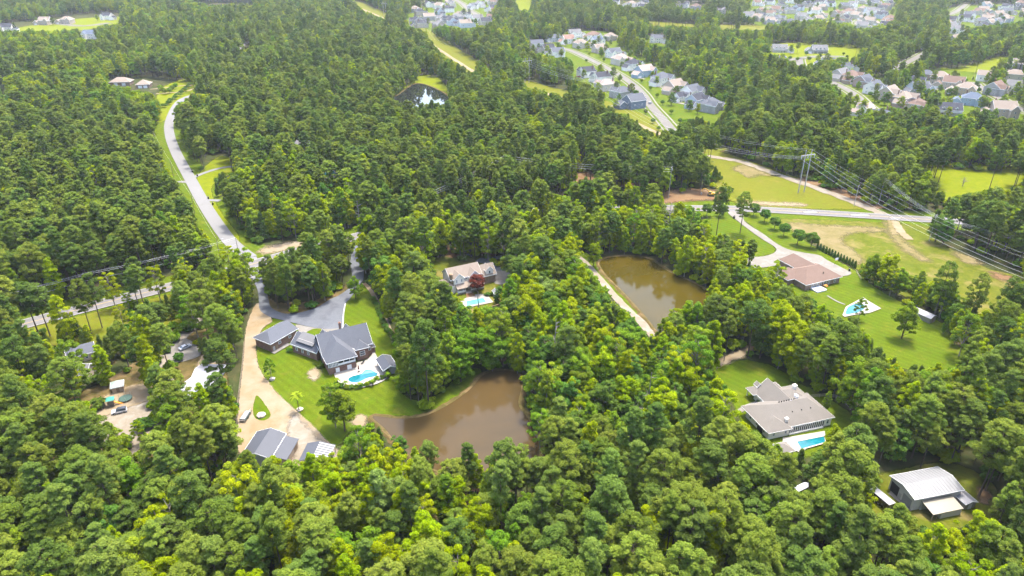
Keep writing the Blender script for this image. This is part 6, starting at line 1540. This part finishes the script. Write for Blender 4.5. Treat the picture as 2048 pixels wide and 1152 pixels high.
# basketball hoop
c = G(1668, 530); e = thing('basketball_hoop', 'basketball hoop with white backboard beside the hedge row driveway', 'basketball hoop', (c.x, c.y, 0), math.radians(20))
m = MB(); m.tube([(0, 0, 0), (0, 0, 3.2), (0.5, -0.7, 3.6)], 0.08, 6); m.build('pole', M['black'], e)
m = MB(); m.box(-0.95, 0.95, -0.85, -0.78, 2.9, 4.1); m.build('backboard', M['trim'], e)
m = MB(); m.lathe([(0.23, 3.02), (0.26, 3.05), (0.23, 3.08)], 10, 0, -1.15); m.build('rim', M['orange'], e)
def bin_(px, py, label, z=0.0, group=None):
    c = G(px, py); e = thing('wheeled_bin', label, 'bin', (c.x, c.y, z), RNG.uniform(0, 6), group)
    m = MB(); m.prism([(-0.35, 0.05), (0.3, 0.05), (0.38, 1.05), (-0.38, 1.05)], -0.3, 0.3, 'y'); m.build('body', M['black'], e)
    m = MB(); m.prism([(-0.42, 1.06), (0.42, 1.06), (0.3, 1.18), (-0.42, 1.14)], -0.33, 0.33, 'y'); m.build('lid', M['black'], e)
    w = MB(); w.tube([(-0.36, -0.3, 0.12), (-0.36, 0.3, 0.12)], 0.12, 8); w.build('wheel', M['rubber'], e)
bin_(1698, 543, 'black wheeled bin at the end of the brown house driveway', 0.25)
def mailbox(px, py, label):
    c = G(px, py); e = thing('mailbox', label, 'mailbox', (c.x, c.y, 0), 0.5, 'brick mailboxes on the pale road')
    m = MB(); m.box(-0.4, 0.4, -0.4, 0.4, -0.1, 1.5); m.build('pillar', M['black'], e); m = MB(); m.prism([(-0.16, 1.5), (0.16, 1.5), (0.16, 1.7), (0, 1.8), (-0.16, 1.7)], -0.45, 0.45, 'y'); m.build('box', M['black'], e); m = MB(); m.box(-0.48, 0.48, -0.48, 0.48, 1.38, 1.5); m.build('cap', M['stone'], e)
for (x, y, l) in ((385, 345, 'dark brick mailbox above the long driveway of the pale road'), (395, 353, 'dark brick mailbox below the long driveway of the pale road'), (417, 398, 'dark brick mailbox above the short driveway of the pale road'), (426, 410, 'dark brick mailbox below the short driveway of the pale road'), (1468, 437, 'dark brick mailbox beside the brown house driveway entrance')): mailbox(x, y, l)
# boulder, firepit stones, terrace furniture
def rock(px, py, s, label, z=0.26, name='boulder'):
    r = np.random.RandomState(int(px)); c = G(px, py); m = MB(); n = 10; rings = []
    for zz, rr in ((0, 1), (0.35, 1.05), (0.6, 0.85), (0.75, 0.45)): rings.append((rr * s, zz * s))
    m.lathe(rings, n); m.v = [(x * r.uniform(.85, 1.15), y * r.uniform(.75, 1.05), zq * r.uniform(.9, 1.1)) for x, y, zq in m.v]
    tag(m.build(name, M['stone'], None, (c.x, c.y, z)), label, 'rock')
rock(523, 833, 1.5, 'large pale boulder on the teardrop grass island'); rock(545, 759, 1.0, 'pale stones ringing the small lawn tree', 0.06); rock(600, 820, 1.1, 'pale boulder beside the lawn palm', 0.06)
c = G(718, 745); e = thing('parasol', 'closed maroon parasol on the white pool terrace', 'parasol', (c.x, c.y, 0.4))
m = MB(); m.tube([(0, 0, 0), (0, 0, 2.9)], 0.05, 6); m.build('pole', M['black'], e); m = MB(); m.lathe([(0.1, 1.0), (0.28, 1.2), (0.2, 2.2), (0.05, 2.9)], 8); m.build('canopy', M['maroon_cloth'], e); m = MB(); m.lathe([(0.45, 0), (0.45, 0.1), (0.1, 0.14)], 10); m.build('base', M['black'], e)
def lounger(px, py, rz, label):
    c = G(px, py); e = thing('sun_lounger', label, 'sun lounger', (c.x, c.y, 0.42), rz, 'pool terrace loungers')
    m = MB(); m.box(-0.95, 0.4, -0.32, 0.32, 0.28, 0.36); m.build('seat', M['black'], e); m = MB(); m.prism([(0.4, 0.28), (1.0, 0.8), (0.95, 0.88), (0.4, 0.37)], -0.32, 0.32, 'y'); m.build('backrest', M['black'], e)
    for x in (-0.8, 0.4):
        for y in (-0.28, 0.28): m = MB(); m.box(x - .03, x + .03, y - .03, y + .03, 0, 0.28); m.build('leg', M['steel'], e)
for i, (x, y) in enumerate(((762, 761), (768, 759), (774, 756), (726, 728))): lounger(x, y, 0.6 + i * .2, 'dark sun lounger on the white pool terrace beside the planting' if i < 3 else 'dark bench lounger against the brick bay of the pool terrace')
# fences
def fence(name, label, pxs, sp, h, mat, rails=(0.5, 1.0)):
    pts = [G(*p) for p in pxs]; c = pts[0]; e = thing(name, label, 'fence', (c.x, c.y, 0)); P = []
    for a, b in zip(pts[:-1], pts[1:]):
        n = max(1, int((b - a).length / sp))
        for k in range(n): P.append(a.lerp(b, k / n) - c)
    P.append(pts[-1] - c)
    pm = MB(); pm.box(-0.07, 0.07, -0.07, 0.07, -0.1, h); me = mesh_of('post', pm.v, pm.f, M[mat])
    for p in P: link('post', me, e, p)
    for a, b in zip(P[:-1], P[1:]):
        for rz in rails:
            m = MB(); d = b - a; m.box(0, d.length, -0.03, 0.03, rz * h - .07, rz * h + .07); m.build('rail', M[mat], e, a, math.atan2(d.y, d.x))
fence('rail_fence', 'pale timber rail fence curving round the ranch house side lawn', [(1622, 796), (1655, 793), (1672, 797), (1692, 810), (1708, 830), (1728, 846)], 2.4, 1.4, 'wood_grey', (0.35, 0.65, 0.95))
fence('wire_fence', 'dark fence line along the outer edge of the sandy drive', [(489, 690), (484, 745), (477, 800), (473, 860)], 2.6, 1.5, 'pole_brown', (0.5, 0.92))
fence('rail_fence', 'short dark timber fence posts beside the barn apron', [(1792, 1022), (1808, 1018)], 1.6, 1.4, 'pole_brown', (0.8,))
fence('rail_fence', 'brown timber fence on the far cleared building plot', [(1380, 52), (1430, 50), (1480, 52), (1520, 56)], 6, 2.2, 'wood', (0.3, 0.6, 0.9))
fence('rail_fence', 'thin timber fence between the brown house lawn and the field trees', [(1712, 545), (1716, 552), (1722, 560)], 2.0, 1.2, 'wood_grey', (0.5, 0.9))

# ---------------------------------------------------------------- single trees and garden plants
def tree_at(px, py, toppx, key, name, label, cat='tree', group=None, wide=1.0):
    """tree rooted at pixel (px, py) as tall as it shows"""
    c = G(px, py); t, cr, h, _, _ = proto(*key)
    Zc = c.y * CP + CAM_H * SP
    # height whose top lands on the given row
    lo, hi = 0.5, 45
    for _ in range(30):
        mid = (lo + hi) / 2; yy = PX(c.x, c.y, mid)[1]
        if yy > toppx: lo = mid
        else: hi = mid
    s = lo / h
    return put_tree(name, label, cat, (c.x, c.y, 0), key, s * wide, s, group=group)
P_, PD, RB, RM, RD, SPB, SPM, OPB, OPM = ('pine',101,'hi','leaf_pine'), ('pine',103,'hi','leaf_pine_dark'), ('round',123,'hi','leaf_bright'), ('round',121,'hi','leaf_mid'), ('round',122,'hi','leaf_deep'), ('spire',131,'hi','leaf_bright'), ('spire',132,'hi','leaf_mid'), ('open',141,'hi','leaf_bright'), ('open',142,'hi','leaf_mid')
BALL = ('ball',161,'hi','leaf_deep'); CONE = ('cone',171,'hi','leaf_deep'); SH1, SH2 = ('shrub',151,'hi','leaf_mid'), ('shrub',153,'hi','leaf_deep')
for i, (x, y) in enumerate([(1413,433),(1442,433),(1507,432),(1528,444),(1548,459),(1567,472),(1594,490),(1621,496)]):
    tree_at(x, y, y - (27 if i < 6 else 33), BALL, 'round_tree', 'clipped round dark green tree lining the brown house driveway', group='round trees along the driveway')
for i in range(14):
    t = i / 13; tree_at(1634 + 75 * t, 497 + 38 * t, 484 + 37 * t, CONE, 'cone_evergreen', 'small dark conical evergreen in the hedge row beside the driveway', 'shrub', 'conical evergreen hedge row')
SING = [
 (1432,474,374,PD,'pine_tree','lone tall pine on the striped lawn beside the driveway, bare trunked'),(1480,467,384,P_,'pine_tree','lone tall pine on the striped lawn nearest the round trees'),
 (1738,565,512,RM,'leafy_tree','leafy tree at the hedge row end beside the sandy field'),(1768,580,508,RB,'leafy_tree','bright broad tree between the olive field and the backyard'),(1792,592,540,RM,'leafy_tree','leafy tree in the backyard tree line, beside the bright broad one'),(1830,602,541,SPM,'leafy_tree','upright leafy tree in the backyard tree line'),(1875,625,565,RD,'leafy_tree','dark round tree beside the cream rounded-roof shed'),
 (1866,640,524,P_,'pine_tree','tall slim pine rising behind the cream rounded-roof shed'),(1930,662,548,P_,'pine_tree','tall pine on the litter patch beside the olive field'),(1992,668,556,PD,'pine_tree','broad pine at the field edge with fallen litter'),(2022,640,570,RM,'leafy_tree','leafy tree at the far edge of the olive field'),
 (1803,677,610,RM,'leafy_tree','lone green tree on the lawn before the cream shed'),(1886,668,634,SPM,'leafy_tree','small upright tree beside the cream shed door'),(1908,690,655,RB,'leafy_tree','low spreading bright tree on the lawn below the cream shed'),(1905,660,608,RD,'leafy_tree','dark tree beside the small upright one at the shed'),
 (1716,640,598,OPM,'leafy_tree','thin tree overhanging the bright blue pool'),
 (184,668,560,P_,'pine_tree','tall bare-trunked pine on the yard beside the yellow-lined road'),(205,656,548,PD,'pine_tree','second bare-trunked pine on the yard by the yellow-lined road'),(285,600,515,PD,'pine_tree','umbrella-topped pine rising beside the yellow-lined road'),
 (232,618,548,OPB,'leafy_tree','bright yellow-green open tree on the roadside yard'),(322,604,534,OPB,'leafy_tree','bright yellow-green tree on the roadside yard nearest the junction'),(372,585,518,RB,'leafy_tree','bright round tree beside the yellow-lined road junction'),(250,660,612,OPB,'leafy_tree','low wide yellow-green tree on the yard grass'),(140,690,592,SPB,'leafy_tree','tall narrow yellow-green tree in front of the yellow-lined road'),(465,560,495,OPB,'leafy_tree','thin bright tree standing at the road junction'),(490,612,520,SPB,'leafy_tree','upright bright tree at the top of the sandy drive'),(500,600,500,OPM,'leafy_tree','thin tree overhanging the junction of the roads'),
 (543,756,718,OPM,'leafy_tree','small thin tree on the lawn left of the brick house'),(672,856,768,OPM,'leafy_tree','slender grey-green tree on the lawn by the muddy pond'),(690,862,785,RM,'leafy_tree','green tree on the lawn between the carport and muddy pond'),(712,598,556,RM,'leafy_tree','young tree at the edge of the asphalt turning circle'),
 (858,818,640,PD,'pine_tree','great dark pine beside the pool house and muddy pond bank'),(822,800,690,P_,'pine_tree','big pine between the pool house and the great dark pine'),(838,812,718,PD,'pine_tree','lower pine on the pond bank beside the pool house'),
 (1187,535,486,RB,'leafy_tree','lone pale yellow-green tree at the head of the olive pond'),(1356,553,538,('shrub',152,'hi','leaf_bright'),'shrub','bright shrub on the bank of the olive pond'),
 (955,586,548,('ball',162,'hi','leaf_red'),'maroon_maple','maroon leaved maple beside the farmhouse porch'),(1650,822,783,SPM,'leafy_tree','small narrow tree inside the ranch house fence'),(1662,893,850,RB,'leafy_tree','bright tree beside the ranch house pool'),
 (770,1085,942,('spire',131,'hi','leaf_pale'),'leafy_tree','pale grey-green leafy tree below the muddy pond'),(1085,640,560,('round',124,'hi','leaf_pale'),'leafy_tree','large pale green tree beside the farmhouse pool woods'),
 (400,208,176,RB,'leafy_tree','bright round tree where the pale road leaves the estate lawn'),
 (1870,484,430,('round',122,'hi','leaf_deep'),'evergreen_tree','broad dark evergreen where the power wires cross the highway'),(1885,490,440,RD,'evergreen_tree','second broad dark evergreen by the highway wires'),
]
for (x, y, t, k, n, l) in SING: tree_at(x, y, t, k, n, l, 'shrub' if n == 'shrub' else 'tree', None, 0.8 if k in (P_, PD) and y - t > 90 else 1.0)
for i, (x, y) in enumerate([(325,186),(331,189),(340,187),(345,183),(322,182),(352,178)]): tree_at(x, y, y - 13, ('ball',163,'mid','leaf_mid'), 'standard_tree', 'small mop-headed tree on the bright estate lawn', group='mop-headed trees on the estate lawn')
for i in range(9):
    t = i / 8; tree_at(330 + 52 * t, 215 - 43 * t, 205 - 42 * t, SH2, 'hedge_shrub', 'dark shrub in the curving hedge on the estate lawn', 'shrub', 'curving estate hedge')
for i in range(16):
    t = i / 15; tree_at(746 + 44 * t + 2 * math.sin(9 * t), 600 + 92 * t, 592 + 91 * t, SH2, 'hedge_shrub', 'dark shrub in the row beside the sandy lawn path', 'shrub', 'shrub row along the lawn path')
for i in range(11):
    t = i / 10; q = kp([(520 + 960 * t, 1060 + 90 * math.sin(math.pi * min(1, t * 1.25)) - 150 * t * t)])[0]; tree_at(q[0], q[1], q[1] - 8, SH2 if i % 2 else SH1, 'hedge_shrub', 'low shrub in the planting round the white pool terrace', 'shrub', 'planting round the pool terrace')
for (x, y, l) in ((612, 703, 'dark clipped shrub under the wing windows'), (620, 707, 'dark clipped shrub beside the wing corner'), (628, 708, 'dark clipped shrub where the wing meets the brick house'), (580, 703, 'small shrub at the garage path'), (642, 735, 'shrub beside the porch steps of the brick house'), (1520, 808, 'shrub at the ranch house front path'), (985, 590, 'rounded shrub between the maroon maple and the garden shed'), (975, 592, 'low shrub below the farmhouse porch'), (995, 605, 'yellow-green shrub beside the farmhouse garden shed')):
    tree_at(x, y, y - 9, SH2, 'garden_shrub', l, 'shrub')
# palm trees
def palm(px, py, toppx, label):
    c = G(px, py); hi = 6.0; s = (py - toppx) / 34.0 * 6.0 * (c.y * CP + CAM_H * SP) / 210 * 0.9
    e = thing('palm_tree', label, 'palm', (c.x, c.y, 0.0)); h = max(1.2, s)
    m = MB(); m.tube([(0, 0, -.1), (0.05, 0, h * .5), (0, 0, h)], 0.16, 7, 0.12); m.build('trunk', M['bark'], e)
    rs = random.Random(int(px)); fm = MB()
    for k in range(16):
        a = k * 2.4; el = rs.uniform(-0.2, 1.0); L = h * 0.34 + 0.5; p0 = Vector((0, 0, h)); d = Vector((math.cos(a) * math.cos(el), math.sin(a) * math.cos(el), math.sin(el)))
        sd = Vector((-math.sin(a), math.cos(a), 0)); pts = [p0 + d * (L * t) + Vector((0, 0, -0.55 * L * t * t)) for t in (0, .35, .7, 1)]
        for q in range(3):
            w0, w1 = (0.1, 0.3, 0.22)[q] * L / 2, (0.3, 0.22, 0.03)[q] * L / 2
            fm.add([pts[q] - sd * w0, pts[q] + sd * w0, pts[q+1] + sd * w1, pts[q+1] - sd * w1], [(0, 1, 2, 3)])
    fm.build('crown', M['leaf_mid'], e)
palm(598, 822, 786, 'tall palm on a pale bed at the edge of the sandy drive'); palm(746, 772, 760, 'small palm in the pool terrace planting'); palm(676, 772, 757, 'small palm at the corner of the pool terrace'); palm(692, 774, 762, 'small pale palm beside the pool terrace corner'); palm(776, 758, 745, 'small palm beside the pool house'); palm(719, 776, 766, 'low palm in the middle of the pool terrace planting')
# bare and dead trees
def snag(px, py, toppx, label, branches=14, spread=0.22, mat='deadwood', seed=1):
    c = G(px, py); lo, hi = 0.5, 45
    for _ in range(30):
        mid = (lo + hi) / 2
        if PX(c.x, c.y, mid)[1] > toppx: lo = mid
        else: hi = mid
    h = lo; e = thing('dead_tree', label, 'tree', (c.x, c.y, 0)); rs = random.Random(seed)
    m = MB(); m.tube([(0, 0, -.2), (0.1, 0, h * .35), (-0.1, 0.1, h * .7), (0, 0, h)], 0.38, 8, 0.1); m.build('trunk', M[mat], e)
    for k in range(branches):
        a = k * 2.4 + rs.uniform(-.4, .4); z = h * rs.uniform(0.35, 0.95); L = h * spread * rs.uniform(.5, 1.1) * (1.25 - z / h)*1.6
        p1 = Vector((math.cos(a) * L * .6, math.sin(a) * L * .6, z + L * .2)); p2 = Vector((math.cos(a) * L, math.sin(a) * L, z + L * .45))
        b = MB(); b.tube([(0, 0, z), p1, p2], 0.12, 5, 0.03)
        for q in range(3): f = 0.4 + q * .25; s0 = Vector((0, 0, z)).lerp(p2, f); b.tube([s0, s0 + Vector((rs.uniform(-1, 1), rs.uniform(-1, 1), rs.uniform(.3, 1))) * L * .3], 0.05, 4, 0.02)
        b.build('branch', M[mat], e)
snag(1108, 765, 638, 'tall bare grey snag rising from the central woods', 16, 0.1, seed=2)
snag(215, 262, 218, 'bare white dead tree with forked limbs in the upper left woods', 22, 0.5, seed=3); snag(228, 262, 222, 'second bare white dead tree beside the forked one', 16, 0.45, seed=6)
snag(1335, 480, 405, 'pale grey dead-topped tree behind the olive pond', 30, 0.26, seed=4); snag(957, 628, 583, 'thin bare trunk before the farmhouse pool', 6, 0.08, seed=5); snag(720, 455, 400, 'pale slender dead tree in the large wood', 14, 0.14, seed=8); snag(1925, 372, 355, 'fallen-looking bare white tree in the yellow meadow', 14, 0.5, seed=9)
snag(1290, 870, 745, 'bare forked grey trunk among the thin trees by the central woods', 9, 0.2, 'bark_grey', seed=10)
# young street trees in the suburb
for i, s in enumerate(STREETS[:5]):
    for sd in (-1, 1):
        for j, p in enumerate(offset_line(s, sd * 11.5, 3)[1::2]):
            if random.Random(i * 50 + j + sd).random() < 0.75:
                put_tree('street_tree', 'young round street tree on the suburb pavement verge', 'tree', (p.x, p.y, 0), ('ball', 163, 'mid', 'leaf_mid' if j % 2 else 'leaf_deep'), 0.55 + 0.3 * random.Random(j).random(), group='young suburb street trees')

# garden trees between the suburb houses
rg = random.Random(21); ng = 0
for q in rg.sample(SUB, len(SUB)):
    if ng > 285: break
    g = G(q[0], q[1])
    for k in range(3 if q[1] > 60 else 1):
        a = rg.uniform(0, 6.28); p = g + Vector((math.cos(a), math.sin(a), 0)) * rg.uniform(14, 24)
        if all(math.hypot(p.x - bx, p.y - by) > br * 0.8 for bx, by, br in BUILT) and all(np.hypot(pts[:, 0] - p.x, pts[:, 1] - p.y).min() > 9 for pts, w in LINES):
            key = rg.choice([('round', 121, 'mid', 'leaf_mid'), ('round', 122, 'mid', 'leaf_deep'), ('round', 123, 'mid', 'leaf_bright'), ('pine', 102, 'mid', 'leaf_pine')])
            put_tree('garden_tree', ('tall pine' if key[0] == 'pine' else {'leaf_mid': 'mid green', 'leaf_deep': 'dark green', 'leaf_bright': 'bright green'}[key[3]] + ' round tree') + ' in a garden ' + q[7].replace('on the', 'of the'), 'tree', (p.x, p.y, 0), key, rg.uniform(0.5, 0.8), group='suburb garden trees ' + q[7]); ng += 1
build_forest()
# ---------------------------------------------------------------- summer haze
hz = MB(); hz.box(-3500, 3500, -300, 3800, -1.0, CAM_H + 6)
hm = bpy.data.materials.new('haze'); hm.use_nodes = True; hn = hm.node_tree; hn.nodes.clear()
ho = hn.nodes.new('ShaderNodeOutputMaterial'); hv = hn.nodes.new('ShaderNodeVolumePrincipled')
hv.inputs['Color'].default_value = (0.86, 0.93, 1.0, 1); hv.inputs['Density'].default_value = 0.00004; hv.inputs['Anisotropy'].default_value = 0.2
hn.links.new(hv.outputs[0], ho.inputs['Volume'])
tag(hz.build('haze', hm), kind='stuff')
